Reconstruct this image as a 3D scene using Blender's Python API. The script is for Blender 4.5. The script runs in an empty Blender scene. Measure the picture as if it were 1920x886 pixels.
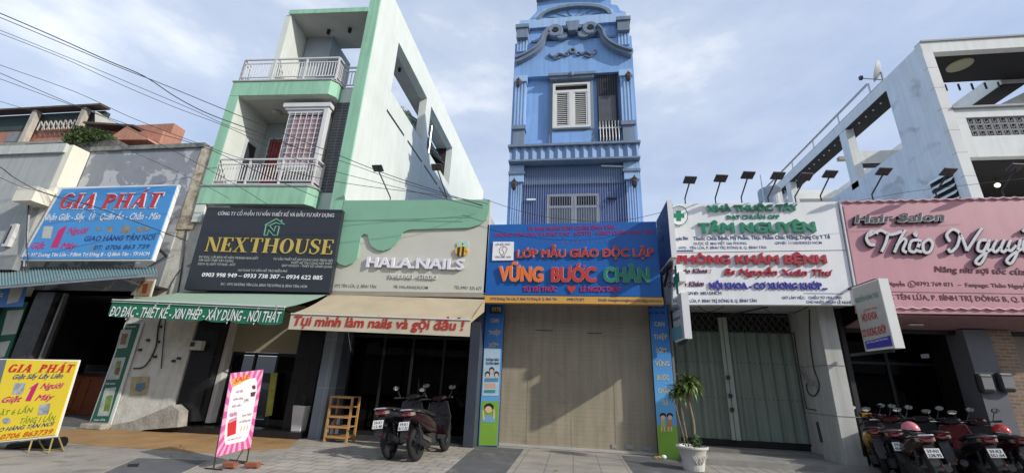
import bpy, bmesh, math, random
from mathutils import Vector, Matrix
random.seed(7)
S = bpy.context.scene
COL = S.collection
# ---------------------------------------------------------------- camera
FPX, PITCH, ROLL, YAW, CAMH = 794.86, math.radians(18.985), math.radians(2.457), math.radians(-8.495), 1.45
FW = Vector((math.sin(YAW)*math.cos(PITCH), math.cos(YAW)*math.cos(PITCH), math.sin(PITCH)))
_r = Vector((math.cos(YAW), -math.sin(YAW), 0)); _u = _r.cross(FW)
RT = _r*math.cos(ROLL) + _u*math.sin(ROLL); UP = -_r*math.sin(ROLL) + _u*math.cos(ROLL)
EYE = Vector((0, 0, CAMH))
cam = bpy.data.cameras.new('camera'); camo = bpy.data.objects.new('camera', cam); COL.objects.link(camo)
cam.sensor_width = 36; cam.lens = FPX/1920*36; cam.clip_start = .05; cam.clip_end = 5000
camo.matrix_world = Matrix(((RT.x, UP.x, -FW.x, EYE.x), (RT.y, UP.y, -FW.y, EYE.y), (RT.z, UP.z, -FW.z, EYE.z), (0, 0, 0, 1)))
S.camera = camo
# ---------------------------------------------------------------- light
LD = Vector((-1, .43, -.62)).normalized()          # the way sunlight travels
SUN_EL = math.asin(-LD.z); SUN_AZ = math.atan2(-LD.x, -LD.y)
w = bpy.data.worlds.new('World'); S.world = w; w.use_nodes = True
nt = w.node_tree; N = nt.nodes; L = nt.links; N.clear()
out = N.new('ShaderNodeOutputWorld'); bg = N.new('ShaderNodeBackground'); sky = N.new('ShaderNodeTexSky')
sky.sky_type = 'NISHITA'; sky.sun_disc = False; sky.sun_elevation = SUN_EL; sky.sun_rotation = SUN_AZ
sky.air_density = 1.0; sky.dust_density = 1.6; sky.ozone_density = 1.6
tc = N.new('ShaderNodeTexCoord'); mp = N.new('ShaderNodeMapping'); mp.inputs['Scale'].default_value = (1.2, 1.2, 3.0)
mp.inputs['Rotation'].default_value = (0.3, .2, .5)
n1 = N.new('ShaderNodeTexNoise'); n1.inputs['Scale'].default_value = 1.7; n1.inputs['Detail'].default_value = 7; n1.inputs['Roughness'].default_value = .56
cr = N.new('ShaderNodeValToRGB'); cr.color_ramp.elements[0].position = .33; cr.color_ramp.elements[0].color = (1.92, 2.34, 3.2, 1)
e_ = cr.color_ramp.elements.new(.55); e_.color = (2.72, 3.06, 3.72, 1)
cr.color_ramp.elements[2].position = .70; cr.color_ramp.elements[2].color = (4.6, 4.75, 4.9, 1)
mx = N.new('ShaderNodeMix'); mx.data_type = 'RGBA'; mx.inputs[0].default_value = .8
L.new(tc.outputs['Generated'], mp.inputs[0]); L.new(mp.outputs[0], n1.inputs['Vector']); L.new(n1.outputs['Fac'], cr.inputs[0])
L.new(cr.outputs[0], mx.inputs[7]); L.new(sky.outputs[0], mx.inputs[6]); L.new(mx.outputs[2], bg.inputs[0]); L.new(bg.outputs[0], out.inputs[0])
bg.inputs[1].default_value = .15
sl = bpy.data.lights.new('sun', 'SUN'); so = bpy.data.objects.new('sun', sl); COL.objects.link(so)
sl.energy = 2.25; sl.angle = math.radians(.9); sl.color = (1, .95, .87)
so.rotation_euler = LD.to_track_quat('-Z', 'Y').to_euler(); so.location = (20, -10, 30)
S.view_settings.view_transform = 'Standard'; S.view_settings.look = 'None'
S.view_settings.exposure = 0.74; S.view_settings.gamma = 1; S.view_settings.use_curve_mapping = False

# ---------------------------------------------------------------- measuring: a photo pixel onto a real plane
def ray(px, py): return RT*((px-960)/FPX) + UP*((443-py)/FPX) + FW
class Plane:
    def __init__(s, p, n): s.p = Vector(p); s.n = Vector(n).normalized()
    def at(s, px, py, off=0):
        d = ray(px, py); t = ((s.p + s.n*off) - EYE).dot(s.n)/d.dot(s.n); return EYE + d*t
def PY(y): return Plane((0, y, 0), (0, -1, 0))
def PX(x, sgn=-1): return Plane((x, 0, 0), (sgn, 0, 0))
def PZ(z): return Plane((0, 0, z), (0, 0, 1))
def W(px, py, Y=None, Z=None, X=None):
    return (PY(Y) if Y is not None else PZ(Z) if Z is not None else PX(X)).at(px, py)
# ---------------------------------------------------------------- materials
MATS = {}
ORG = {}
def mat(name, col, rough=.75, var=.12, scale=2.5, bump=0.0, bscale=40, metal=0, streak=0.0, spec=.4, emit=0, coat=0, dark=None):
    if name in MATS: return MATS[name]
    m = bpy.data.materials.new(name); m.use_nodes = True; nt = m.node_tree; N = nt.nodes; L = nt.links
    b = N['Principled BSDF']; b.inputs['Roughness'].default_value = rough; b.inputs['Metallic'].default_value = metal
    b.inputs['Specular IOR Level'].default_value = spec
    if coat: b.inputs['Coat Weight'].default_value = coat; b.inputs['Coat Roughness'].default_value = .08
    c = Vector(col)
    tc = N.new('ShaderNodeTexCoord'); g = N.new('ShaderNodeNewGeometry')
    src = None
    if var:
        n = N.new('ShaderNodeTexNoise'); n.inputs['Scale'].default_value = scale; n.inputs['Detail'].default_value = 8; n.inputs['Roughness'].default_value = .62
        L.new(g.outputs['Position'], n.inputs['Vector'])
        r = N.new('ShaderNodeValToRGB'); r.color_ramp.elements[0].position = .3; r.color_ramp.elements[1].position = .72
        lo = Vector(dark) if dark else c*(1-var*1.3)
        r.color_ramp.elements[0].color = (*lo, 1); r.color_ramp.elements[1].color = (*[min(1, x) for x in c*(1+var*.6)], 1)
        L.new(n.outputs['Fac'], r.inputs[0]); src = r.outputs[0]
        if streak:
            mp = N.new('ShaderNodeMapping'); mp.inputs['Scale'].default_value = (5, 5, .35)
            L.new(g.outputs['Position'], mp.inputs[0])
            n2 = N.new('ShaderNodeTexNoise'); n2.inputs['Scale'].default_value = 1.6; n2.inputs['Detail'].default_value = 6
            L.new(mp.outputs[0], n2.inputs['Vector'])
            r2 = N.new('ShaderNodeValToRGB'); r2.color_ramp.elements[0].position = .34; r2.color_ramp.elements[0].color = (1-streak, 1-streak, (1-streak)*.97, 1)
            r2.color_ramp.elements[1].position = .6; r2.color_ramp.elements[1].color = (1, 1, 1, 1)
            L.new(n2.outputs['Fac'], r2.inputs[0])
            mm = N.new('ShaderNodeMix'); mm.data_type = 'RGBA'; mm.blend_type = 'MULTIPLY'; mm.inputs[0].default_value = 1
            L.new(src, mm.inputs[6]); L.new(r2.outputs[0], mm.inputs[7]); src = mm.outputs[2]
        L.new(src, b.inputs['Base Color'])
        rr = N.new('ShaderNodeMapRange'); rr.inputs[3].default_value = max(.03, rough-.1); rr.inputs[4].default_value = min(1, rough+.1)
        L.new(n.outputs['Fac'], rr.inputs[0]); L.new(rr.outputs[0], b.inputs['Roughness'])
    else: b.inputs['Base Color'].default_value = (*c, 1)
    if bump:
        nb = N.new('ShaderNodeTexNoise'); nb.inputs['Scale'].default_value = bscale; nb.inputs['Detail'].default_value = 6
        L.new(g.outputs['Position'], nb.inputs['Vector'])
        bn = N.new('ShaderNodeBump'); bn.inputs['Strength'].default_value = bump; bn.inputs['Distance'].default_value = .02
        L.new(nb.outputs['Fac'], bn.inputs['Height']); L.new(bn.outputs[0], b.inputs['Normal'])
    if emit: b.inputs['Emission Color'].default_value = (*c, 1); b.inputs['Emission Strength'].default_value = emit
    MATS[name] = m; return m
def brickmat(name, c1, c2, mortar, bw, bh, ms=.02, rough=.8, offset=.5, axis='XZ', bump=.4, var=.25):
    """bricks, tiles or pavers by position (metres)"""
    if name in MATS: return MATS[name]
    m = mat(name, c1, rough, 0); nt = m.node_tree; N = nt.nodes; L = nt.links; b = N['Principled BSDF']
    g = N.new('ShaderNodeNewGeometry'); sp = N.new('ShaderNodeSeparateXYZ'); cb = N.new('ShaderNodeCombineXYZ')
    L.new(g.outputs['Position'], sp.inputs[0])
    if axis == 'YZ': L.new(sp.outputs[1], cb.inputs[0])
    else: L.new(sp.outputs[0], cb.inputs[0])
    L.new(sp.outputs[1 if axis == 'XY' else 2], cb.inputs[1])
    t = N.new('ShaderNodeTexBrick'); t.offset = offset; t.inputs['Scale'].default_value = 1
    t.inputs['Color1'].default_value = (*c1, 1); t.inputs['Color2'].default_value = (*c2, 1); t.inputs['Mortar'].default_value = (*mortar, 1)
    t.inputs['Mortar Size'].default_value = ms; t.inputs['Brick Width'].default_value = bw; t.inputs['Row Height'].default_value = bh
    L.new(cb.outputs[0], t.inputs['Vector'])
    n = N.new('ShaderNodeTexNoise'); n.inputs['Scale'].default_value = 1.3; n.inputs['Detail'].default_value = 8; L.new(g.outputs['Position'], n.inputs['Vector'])
    r = N.new('ShaderNodeMapRange'); r.inputs[1].default_value = .3; r.inputs[2].default_value = .7; r.inputs[3].default_value = 1-var; r.inputs[4].default_value = 1+var*.4
    L.new(n.outputs['Fac'], r.inputs[0])
    mm = N.new('ShaderNodeMix'); mm.data_type = 'RGBA'; mm.blend_type = 'MULTIPLY'; mm.inputs[0].default_value = 1
    L.new(t.outputs['Color'], mm.inputs[6]); L.new(r.outputs[0], mm.inputs[7]); L.new(mm.outputs[2], b.inputs['Base Color'])
    bn = N.new('ShaderNodeBump'); bn.inputs['Strength'].default_value = bump; bn.inputs['Distance'].default_value = .01; bn.invert = True
    L.new(t.outputs['Fac'], bn.inputs['Height']); L.new(bn.outputs[0], b.inputs['Normal'])
    return m
def glassmat(name, tint=.35, gloss=.5, rough=.02):
    if name in MATS: return MATS[name]
    m = bpy.data.materials.new(name); m.use_nodes = True; nt = m.node_tree; N = nt.nodes; L = nt.links; N.clear()
    o = N.new('ShaderNodeOutputMaterial'); t = N.new('ShaderNodeBsdfTransparent'); t.inputs[0].default_value = (tint, tint*1.02, tint*1.05, 1)
    gl = N.new('ShaderNodeBsdfGlossy'); gl.inputs['Roughness'].default_value = rough; gl.inputs[0].default_value = (gloss, gloss, gloss, 1)
    fr = N.new('ShaderNodeFresnel'); fr.inputs[0].default_value = 1.45; mx = N.new('ShaderNodeMixShader')
    L.new(fr.outputs[0], mx.inputs[0]); L.new(t.outputs[0], mx.inputs[1]); L.new(gl.outputs[0], mx.inputs[2]); L.new(mx.outputs[0], o.inputs[0])
    MATS[name] = m; return m
# ---------------------------------------------------------------- mesh builder (world coordinates)
class MB:
    def __init__(s, tf=None): s.v = []; s.f = []; s.tf = tf
    def add(s, vs, fs):
        o = len(s.v)
        for v in vs:
            v = Vector(v); s.v.append(s.tf @ v if s.tf else v)
        s.f += [[i+o for i in f] for f in fs]; return s
    def box(s, x0, x1, y0, y1, z0, z1):
        return s.add([(x, y, z) for x in (x0, x1) for y in (y0, y1) for z in (z0, z1)],
                     [(0, 1, 3, 2), (4, 6, 7, 5), (0, 4, 5, 1), (2, 3, 7, 6), (0, 2, 6, 4), (1, 5, 7, 3)])
    def loft(s, rings, cap=True, closed=True):
        n = len(rings[0]); vs = [p for r in rings for p in r]; fs = []
        for i in range(len(rings)-1):
            for j in range(n if closed else n-1):
                k = (j+1) % n; fs.append((i*n+j, i*n+k, (i+1)*n+k, (i+1)*n+j))
        if cap: fs.append(tuple(range(n))[::-1]); fs.append(tuple(range((len(rings)-1)*n, len(rings)*n)))
        return s.add(vs, fs)
    def slab(s, pts, d):
        """polygon pts (3D) extruded by vector d"""
        d = Vector(d); pts = [Vector(p) for p in pts]; n = len(pts)
        return s.add(pts + [p+d for p in pts], [tuple(range(n)), tuple(range(n, 2*n))[::-1]] + [(i, i+n, (i+1) % n+n, (i+1) % n) for i in range(n)])
    def xz(s, pts, y0, y1): return s.slab([(x, y0, z) for x, z in pts], (0, y1-y0, 0))
    def yz(s, pts, x0, x1): return s.slab([(x0, y, z) for y, z in pts], (x1-x0, 0, 0))
    def xy(s, pts, z0, z1): return s.slab([(x, y, z0) for x, y in pts], (0, 0, z1-z0))
    def face(s, pts): return s.add(pts, [tuple(range(len(pts)))])
    def tube(s, pts, r, n=6):
        pts = [Vector(p) for p in pts]; rings = []
        rs = r if isinstance(r, (list, tuple)) else [r]*len(pts)
        for i, p in enumerate(pts):
            d = (pts[min(i+1, len(pts)-1)] - pts[max(i-1, 0)]).normalized()
            a = d.orthogonal().normalized() if abs(d.z) > .95 else d.cross(Vector((0, 0, 1))).normalized()
            b = d.cross(a)
            rings.append([p + (a*math.cos(2*math.pi*k/n) + b*math.sin(2*math.pi*k/n))*rs[i] for k in range(n)])
        return s.loft(rings)
    def bar(s, a, b, w, h, up=(0, 0, 1)):
        a = Vector(a); b = Vector(b); d = (b-a).normalized(); sd = d.cross(Vector(up)).normalized(); u = sd.cross(d)
        q = [sd*(w/2)+u*(h/2), -sd*(w/2)+u*(h/2), -sd*(w/2)-u*(h/2), sd*(w/2)-u*(h/2)]
        return s.loft([[a+x for x in q], [b+x for x in q]])
    def lathe(s, prof, c, n=20, axis='z'):
        c = Vector(c); rings = []
        for r, h in prof:
            ring = []
            for k in range(n):
                t = 2*math.pi*k/n; a, b = r*math.cos(t), r*math.sin(t)
                ring.append(c + Vector((a, b, h) if axis == 'z' else (h, a, b) if axis == 'x' else (a, h, b)))
            rings.append(ring)
        return s.loft(rings)
    def ball(s, c, r, n=12, m=8, zmin=-1.0):
        r = (r, r, r) if not isinstance(r, (tuple, list)) else r; rings = []
        for i in range(m+1):
            t = -math.pi/2 + math.pi*i/m; z = math.sin(t)
            if z < zmin-.001: continue
            q = max(.001, math.cos(t)); rings.append([Vector(c)+Vector((r[0]*q*math.cos(2*math.pi*k/n), r[1]*q*math.sin(2*math.pi*k/n), r[2]*z)) for k in range(n)])
        return s.loft(rings)
    def torus(s, c, R, r, axis='x', n=24, m=8):
        fs = []; vs = []
        for i in range(n):
            t = 2*math.pi*i/n
            for j in range(m):
                u = 2*math.pi*j/m; a = (R+r*math.cos(u)); p = (r*math.sin(u), a*math.cos(t), a*math.sin(t))
                if axis == 'y': p = (p[1], p[0], p[2])
                if axis == 'z': p = (p[1], p[2], p[0])
                vs.append(Vector(c)+Vector(p))
                fs.append((i*m+j, ((i+1) % n)*m+j, ((i+1) % n)*m+(j+1) % m, i*m+(j+1) % m))
        return s.add(vs, fs)
    def build(s, name, m, parent=None, smooth=False, bevel=0, label=None):
        me = bpy.data.meshes.new(name); o = bpy.data.objects.new(name, me); COL.objects.link(o)
        org = Vector(ORG[parent.name]) if parent is not None else Vector((0, 0, 0))
        me.from_pydata([v-org for v in s.v], [], s.f)
        bm = bmesh.new(); bm.from_mesh(me); bmesh.ops.recalc_face_normals(bm, faces=bm.faces); bm.to_mesh(me); bm.free()
        me.materials.append(m)
        if smooth:
            me.polygons.foreach_set('use_smooth', [True]*len(me.polygons))
            me.set_sharp_from_angle(angle=math.radians(40))
        if bevel:
            bv = o.modifiers.new('bevel', 'BEVEL'); bv.width = bevel; bv.segments = 2; bv.limit_method = 'ANGLE'; bv.angle_limit = math.radians(40)
        if parent is not None: o.parent = parent
        ORG[o.name] = tuple(org)
        if label: o['label'] = label
        return o
def thing(name, label, cat, loc, group=None):
    o = bpy.data.objects.new(name, None); COL.objects.link(o); o.location = loc; o.empty_display_size = .2
    o['label'] = label; o['category'] = cat; ORG[o.name] = tuple(loc)
    if group: o['group'] = group
    return o
def tag(o, label, cat, group=None):
    o['label'] = label; o['category'] = cat
    if group: o['group'] = group
    return o
def setting(o): o['kind'] = 'structure'; return o
# ---------------------------------------------------------------- signs: boards, writing, flat artwork
def board(root, name, pl, quad, thick, m, off=0, bevel=0):
    """a panel with its four photo corners on plane pl; front face on the plane, body behind it"""
    return MB().slab([pl.at(x, y, off) for x, y in quad], -pl.n*thick).build(name, m, root, bevel=bevel)
_tc = {}
PLAIN = dict(zip('ĐđƠỚỜỞỠỢơớờởỡợƯỨỪỬỮỰưứừửữự', 'DdOÓÒỎÕỌoóòỏõọUÚÙỦŨỤuúùủũụ'))
def bars(s, bold, shear, res):
    """the cross strokes of D and d with stroke, as small rectangles"""
    o = []
    for i, ch in enumerate(s):
        if ch in PLAIN and ch not in 'Đđ':      # the horn of o and u
            v, _ = glyphs(s[:i+1], bold, shear, res); y = .0 if ch.isupper() else -.175
            x = max(p[0]-shear*p[1] for p in v if p[1] < .56)
            o.append([(a+shear*(b+y), b+y) for a, b in ((x-.10, .64), (x-.005, .60), (x+.085, .72), (x+.075, .81), (x-.015, .81), (x+.0, .73))])
        if ch in 'Đđ':
            v, _ = glyphs(s[:i+1], bold, shear, res)
            if ch == 'Đ': x = max(p[0] for p in v if p[1] < .5)-shear*.3; a, b, y0, y1 = x-.68-bold, x-.30, .325, .415
            else: x = max(p[0] for p in v)-shear*.7; a, b, y0, y1 = x-.36, x+.07, .585, .655
            o.append([(a+shear*y0, y0), (b+shear*y0, y0), (b+shear*y1, y1), (a+shear*y1, y1)])
    return o
def glyphs(s, bold=0, shear=0, res=2):
    s = ''.join(PLAIN.get(ch, ch) for ch in s)
    k = (s, bold, shear, res)
    if k in _tc: return _tc[k]
    c = bpy.data.curves.new('t', 'FONT'); c.body = s; c.size = 1; c.offset = bold; c.shear = shear; c.resolution_u = res; c.fill_mode = 'FRONT'
    if bold > .02: c.space_character = 1+bold*1.3
    o = bpy.data.objects.new('t', c); COL.objects.link(o)
    me = bpy.data.meshes.new_from_object(o.evaluated_get(bpy.context.evaluated_depsgraph_get()))
    vs = [(v.co.x, v.co.y) for v in me.vertices]; fs = [tuple(p.vertices) for p in me.polygons]
    bpy.data.objects.remove(o); bpy.data.curves.remove(c); bpy.data.meshes.remove(me)
    _tc[k] = (vs, fs); return vs, fs
def place(mb, pl, vs, fs, a, b, cap, off, ext, x0, x1, capunit=.73):
    """lay 2D glyph data on a plane so that x0..x1 runs from a to b"""
    ax = b-a; ax = ax/(x1-x0); up = Vector((0, 0, 1)) if abs(pl.n.z) < .5 else Vector((0, 1, 0)); k = cap/capunit
    up = (up - pl.n*up.dot(pl.n)).normalized()
    V = [a + ax*(x-x0) + up*(y*k) + pl.n*off for x, y in vs]
    if not ext: mb.add(V, fs); return
    n = len(V); cnt = {}
    for f in fs:
        for i in range(len(f)):
            e = (f[i], f[(i+1) % len(f)]); cnt[tuple(sorted(e))] = cnt.get(tuple(sorted(e)), 0)+1
    F = [tuple(i+n for i in f) for f in fs]
    for f in fs:
        for i in range(len(f)):
            e = (f[i], f[(i+1) % len(f)])
            if cnt[tuple(sorted(e))] == 1: F.append((e[0], e[1], e[1]+n, e[0]+n))
    mb.add(V + [v + pl.n*ext for v in V], F)
def write(root, pl, lines, m, off=.004, ext=0, bold=.012, shear=0, name='lettering', res=2, label=None):
    """lines: (text, xl, yl, xr, yr, cap) - photo pixels of the baseline's ends and the capital height"""
    for (s, xl, yl, xr, yr, cap) in lines:
        mb = MB(); vs, fs = glyphs(s, bold if bold <= .014 else 0, shear, res)
        if not vs: continue
        a = pl.at(xl, yl); b = pl.at(xr, yr); c = (pl.at(xl, yl-cap)-a).length
        x0, x1 = min(v[0] for v in vs), max(v[0] for v in vs)
        if bold <= .014: place(mb, pl, vs, fs, a, b, c, off, ext, x0, x1)
        else:   # heavier weights: copies nudged sideways and up, each a hair further out
            d = bold
            for j, (dx, dz) in enumerate(((-1, 0), (1, 0), (0, -.7), (0, .7), (-.7, -.6), (.7, .6))):
                place(mb, pl, [(x+dx*d, y+dz*d) for x, y in vs], fs, a, b, c, off+.0004*j, ext, x0-d, x1+d)
        bb = bars(s, bold if bold <= .014 else 0, shear, res); dd_ = 0 if bold <= .014 else bold
        for bq in bb: place(mb, pl, bq, [tuple(range(len(bq)))], a, b, c, off+.0031, ext, x0-dd_, x1+dd_)
        o = mb.build(name, m, root, label=label)
    return o
def art(root, pl, name, polys, m, off=.006, ext=0):
    """flat coloured shapes: lists of photo points on the plane"""
    mb = MB()
    for p in polys:
        if ext: mb.slab([pl.at(x, y, off) for x, y in p], pl.n*ext)
        else: mb.face([pl.at(x, y, off) for x, y in p])
    return mb.build(name, m, root)
def ell(cx, cy, rx, ry, n=16, a0=0, a1=360, rot=0):
    r = math.radians(rot); o = []
    for i in range(n + (a1-a0 < 360)):
        t = math.radians(a0 + (a1-a0)*i/n); x, y = rx*math.cos(t), ry*math.sin(t)
        o.append((cx + x*math.cos(r)-y*math.sin(r), cy + x*math.sin(r)+y*math.cos(r)))
    return o
def band(pts, w):
    """a 2D polyline thickened to width w (closed outline)"""
    l, r = [], []
    for i, p in enumerate(pts):
        a = pts[max(0, i-1)]; b = pts[min(len(pts)-1, i+1)]; dx, dy = b[0]-a[0], b[1]-a[1]; q = math.hypot(dx, dy) or 1
        ww = w[i] if isinstance(w, (list, tuple)) else w
        l.append((p[0]-dy/q*ww/2, p[1]+dx/q*ww/2)); r.append((p[0]+dy/q*ww/2, p[1]-dx/q*ww/2))
    return l + r[::-1]
def bez(*p, n=8):
    """smooth polyline through points (Catmull-Rom)"""
    p = list(p); o = []
    for i in range(len(p)-1):
        a = p[max(0, i-1)]; b = p[i]; c = p[i+1]; d = p[min(len(p)-1, i+2)]
        for k in range(n):
            t = k/n
            o.append(tuple(.5*((2*b[j]) + (-a[j]+c[j])*t + (2*a[j]-5*b[j]+4*c[j]-d[j])*t*t + (-a[j]+3*b[j]-3*c[j]+d[j])*t**3) for j in range(len(b))))
    return o + [p[-1]]
# a small serif alphabet (unit height 1): thick stems, thin hairlines, slab serifs
def serif(s, thick=.19, thin=.06, sl=.09, sh=.05, slant=0, gap=.12):
    polys = []; x = 0
    def R(a, b, c, d): polys.append([(a, b), (c, b), (c, d), (a, d)])
    def ring(cx, cy, rx, ry, a0=0, a1=360):
        n = 20; o = []; i_ = []
        for k in range(n+1):
            t = math.radians(a0+(a1-a0)*k/n)
            o.append((cx+rx*math.cos(t), cy+ry*math.sin(t)))
            i_.append((cx+(rx-thick)*math.cos(t), cy+(ry-thin)*math.sin(t)))
        for k in range(n): polys.append([o[k], o[k+1], i_[k+1], i_[k]])
    def stem(a, w=None, bot=True, top=True):
        w = w or thick; R(a, 0, a+w, 1)
        if bot: R(a-sl, 0, a+w+sl, sh)
        if top: R(a-sl, 1-sh, a+w+sl, 1)
    def diag(x0, y0, x1, y1, w): polys.append([(x0, y0), (x0+w, y0), (x1+w, y1), (x1, y1)])
    for ch in s:
        o = len(polys); wd = .7
        if ch == ' ': x += .35; continue
        if ch in 'NTHEXUSOGIAPÁ' : pass
        if ch == 'N':
            stem(sl, thin, True, False); diag(sl-.02, 1, .75-thick+.06, 0, thick); stem(.75, thin, False, True); R(0, 1-sh, sl+.12, 1); wd = .75+thin+sl
        elif ch == 'E':
            stem(sl); R(sl, 0, .68, thin); R(sl, 1-thin, .66, 1); R(sl, .47, .5, .47+thin); R(.62, 0, .68, .26); R(.6, .76, .66, 1); R(.46, .36, .5, .64); wd = .68
        elif ch == 'X':
            diag(.06, 1, .6, 0, thick); diag(.66, 1, .08, 0, thin)
            R(0, 0, .28, sh); R(.5, 0, .9, sh); R(0, 1-sh, .36, 1); R(.54, 1-sh, .84, 1); wd = .9
        elif ch == 'T':
            stem(.34-thick/2+.04, None, True, False); R(0, 1-thin, .76, 1); R(0, .74, .05, 1); R(.71, .74, .76, 1); wd = .76
        elif ch == 'H':
            stem(sl); stem(.66); R(sl, .47, .7, .47+thin); wd = .66+thick+sl
        elif ch == 'O':
            ring(.42, .5, .42, .52); wd = .84
        elif ch == 'U':
            R(sl, .28, sl+thick, 1); R(0, 1-sh, 2*sl+thick, 1); R(.68, .3, .68+thin, 1); R(.6, 1-sh, .68+thin+sl, 1)
            n = 12; cx = (sl+.68+thin)/2; rx = (.68+thin-sl)/2
            for k in range(n):
                t0, t1 = math.pi+math.pi*k/n, math.pi+math.pi*(k+1)/n
                q = lambda t: (thick + (thin-thick)*(t-math.pi)/math.pi)
                polys.append([(cx+rx*math.cos(t0), .3+.32*math.sin(t0)), (cx+rx*math.cos(t1), .3+.32*math.sin(t1)), (cx+(rx-q(t1))*math.cos(t1), .3+(.32-thin)*math.sin(t1)), (cx+(rx-q(t0))*math.cos(t0), .3+(.32-thin)*math.sin(t0))])
            wd = .68+thin+sl
        elif ch == 'S':
            c = bez((.56, .76), (.5, .93), (.3, .99), (.13, .9), (.1, .72), (.3, .53), (.5, .4), (.52, .2), (.36, .03), (.14, .05), (.04, .26), n=4)
            ww = [thin+(thick*1.05-thin)*math.exp(-((i/(len(c)-1)-.5)/.2)**2) for i in range(len(c))]
            b = band(c, ww); n = len(c)
            for k in range(n-1): polys.append([b[k], b[k+1], b[2*n-2-k], b[2*n-1-k]])
            R(.53, .68, .58, .98); R(.02, .02, .06, .34); wd = .62
        elif ch == 'G':
            ring(.42, .5, .42, .52, 40, 330); R(.6, 0.05, .6+thick, .45); R(.5, .42, .9, .42+sh); wd = .86
        elif ch == 'I': stem(sl); wd = thick+2*sl
        elif ch in 'AÁ':
            diag(.06, 0, .4, 1, thin*1.2); diag(.62, 0, .36, 1, thick); R(.2, .28, .66, .28+thin); R(-.02, 0, .24, sh); R(.52, 0, .94, sh); wd = .92
            if ch == 'Á': polys.append([(.42, 1.08), (.52, 1.08), (.68, 1.3), (.54, 1.3)])
        elif ch == 'P':
            stem(sl, None, True, True); n = 12; cx = sl+thick; 
            for k in range(n):
                t0, t1 = -math.pi/2+math.pi*k/n, -math.pi/2+math.pi*(k+1)/n
                polys.append([(cx+.42*math.cos(t0), .72+.28*math.sin(t0)), (cx+.42*math.cos(t1), .72+.28*math.sin(t1)), (cx+(.42-thick)*math.cos(t1), .72+(.28-thin*1.3)*math.sin(t1)), (cx+(.42-thick)*math.cos(t0), .72+(.28-thin*1.3)*math.sin(t0))])
            wd = sl+thick+.42
        for p in polys[o:]:
            for i, (a, b) in enumerate(p): p[i] = (a+x+b*slant, b)
        x += wd+gap
    vs, fs = [], []
    for p in polys: fs.append(tuple(range(len(vs), len(vs)+len(p)))); vs += p
    return vs, fs
def serif_write(root, pl, s, xl, yl, xr, yr, cap, m, off=.004, ext=.01, name='lettering', grow=0, **k):
    vs, fs = serif(s, **k); mb = MB(); a = pl.at(xl-grow, yl+grow); b = pl.at(xr+grow, yr+grow); c = (pl.at(xl, yl-cap-2*grow)-pl.at(xl, yl)).length
    n0 = len(fs); x0 = min(v[0] for v in vs); x1 = max(v[0] for v in vs)
    for j, f in enumerate(fs):   # every stroke a hair further out than the last, so that strokes never share a plane
        place(mb, pl, [vs[i] for i in f], [tuple(range(len(f)))], a, b, c, off+.0003*(j % 7), ext, x0, x1, 1.0)
    return mb.build(name, m, root)
def strokes(root, pl, paths, wpx, m, off=.004, ext=.02, name='lettering'):
    """handwritten lettering: photo-space polylines thickened on the sign's plane"""
    mb = MB()
    for j, p in enumerate(paths):
        b = band(p, wpx); n = len(p)
        for k in range(n-1):
            q = [b[k], b[k+1], b[2*n-2-k], b[2*n-1-k]]
            mb.slab([pl.at(x, y, off) for x, y in q], pl.n*(ext+.0004*((j+k) % 5)))
    return mb.build(name, m, root)
# ================================================================ materials used by several builders
white = mat('white_wall_paint', (.64, .68, .64), .8, .05, 1.2, .2, 22, streak=.06)
offwhite = mat('aged_white_render', (.66, .66, .62), .85, .10, 2.0, .25, 25, streak=.22)
cream = mat('cream_render', (.78, .75, .64), .85, .06, 2, .2, 30, streak=.08)
mint = mat('mint_green_paint', (.31, .57, .41), .75, .08, 1.5, .15, 25, streak=.16)
greyp = mat('grey_painted_wall', (.42, .44, .44), .85, .08, 1.5, .2, 25, streak=.14)
ceilp = mat('ceiling_plaster', (.46, .46, .44), .9, .10, 1.3)
darkwall = mat('dark_interior_wall', (.035, .036, .04), .8, .3, 2)  # unlit look of the rooms is put into this near-black colour
darkfloor = mat('dark_floor_tile', (.06, .06, .062), .35, .2, 3)
blackm = mat('black_paint', (.012, .012, .013), .45, .2, 6)
blacktile = brickmat('black_wall_tile', (.014, .014, .016), (.02, .02, .022), (.006, .006, .006), .4, .6, .006, .25)
steel = mat('galvanised_steel', (.5, .51, .52), .4, .1, 8, metal=.85)
alum = mat('white_metal_railing', (.62, .62, .62), .4, .06, 6)
darkmetal = mat('dark_metal', (.05, .05, .055), .5, .15, 8, metal=.4)
glass = glassmat('window_glass', .5, .55)
darkglass = glassmat('tinted_shop_glass', .3, .4)
cablem = mat('black_cable', (.045, .045, .05), .7, 0)
wh = mat('white_print', (.82, .82, .82), .6, .03)
red = mat('red_print', (.55, .03, .035), .5, .04)
navyp = mat('navy_print', (.03, .05, .18), .6, 0)
concrete = mat('concrete', (.30, .285, .26), .9, .22, 1.7, .35, 60)
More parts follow.
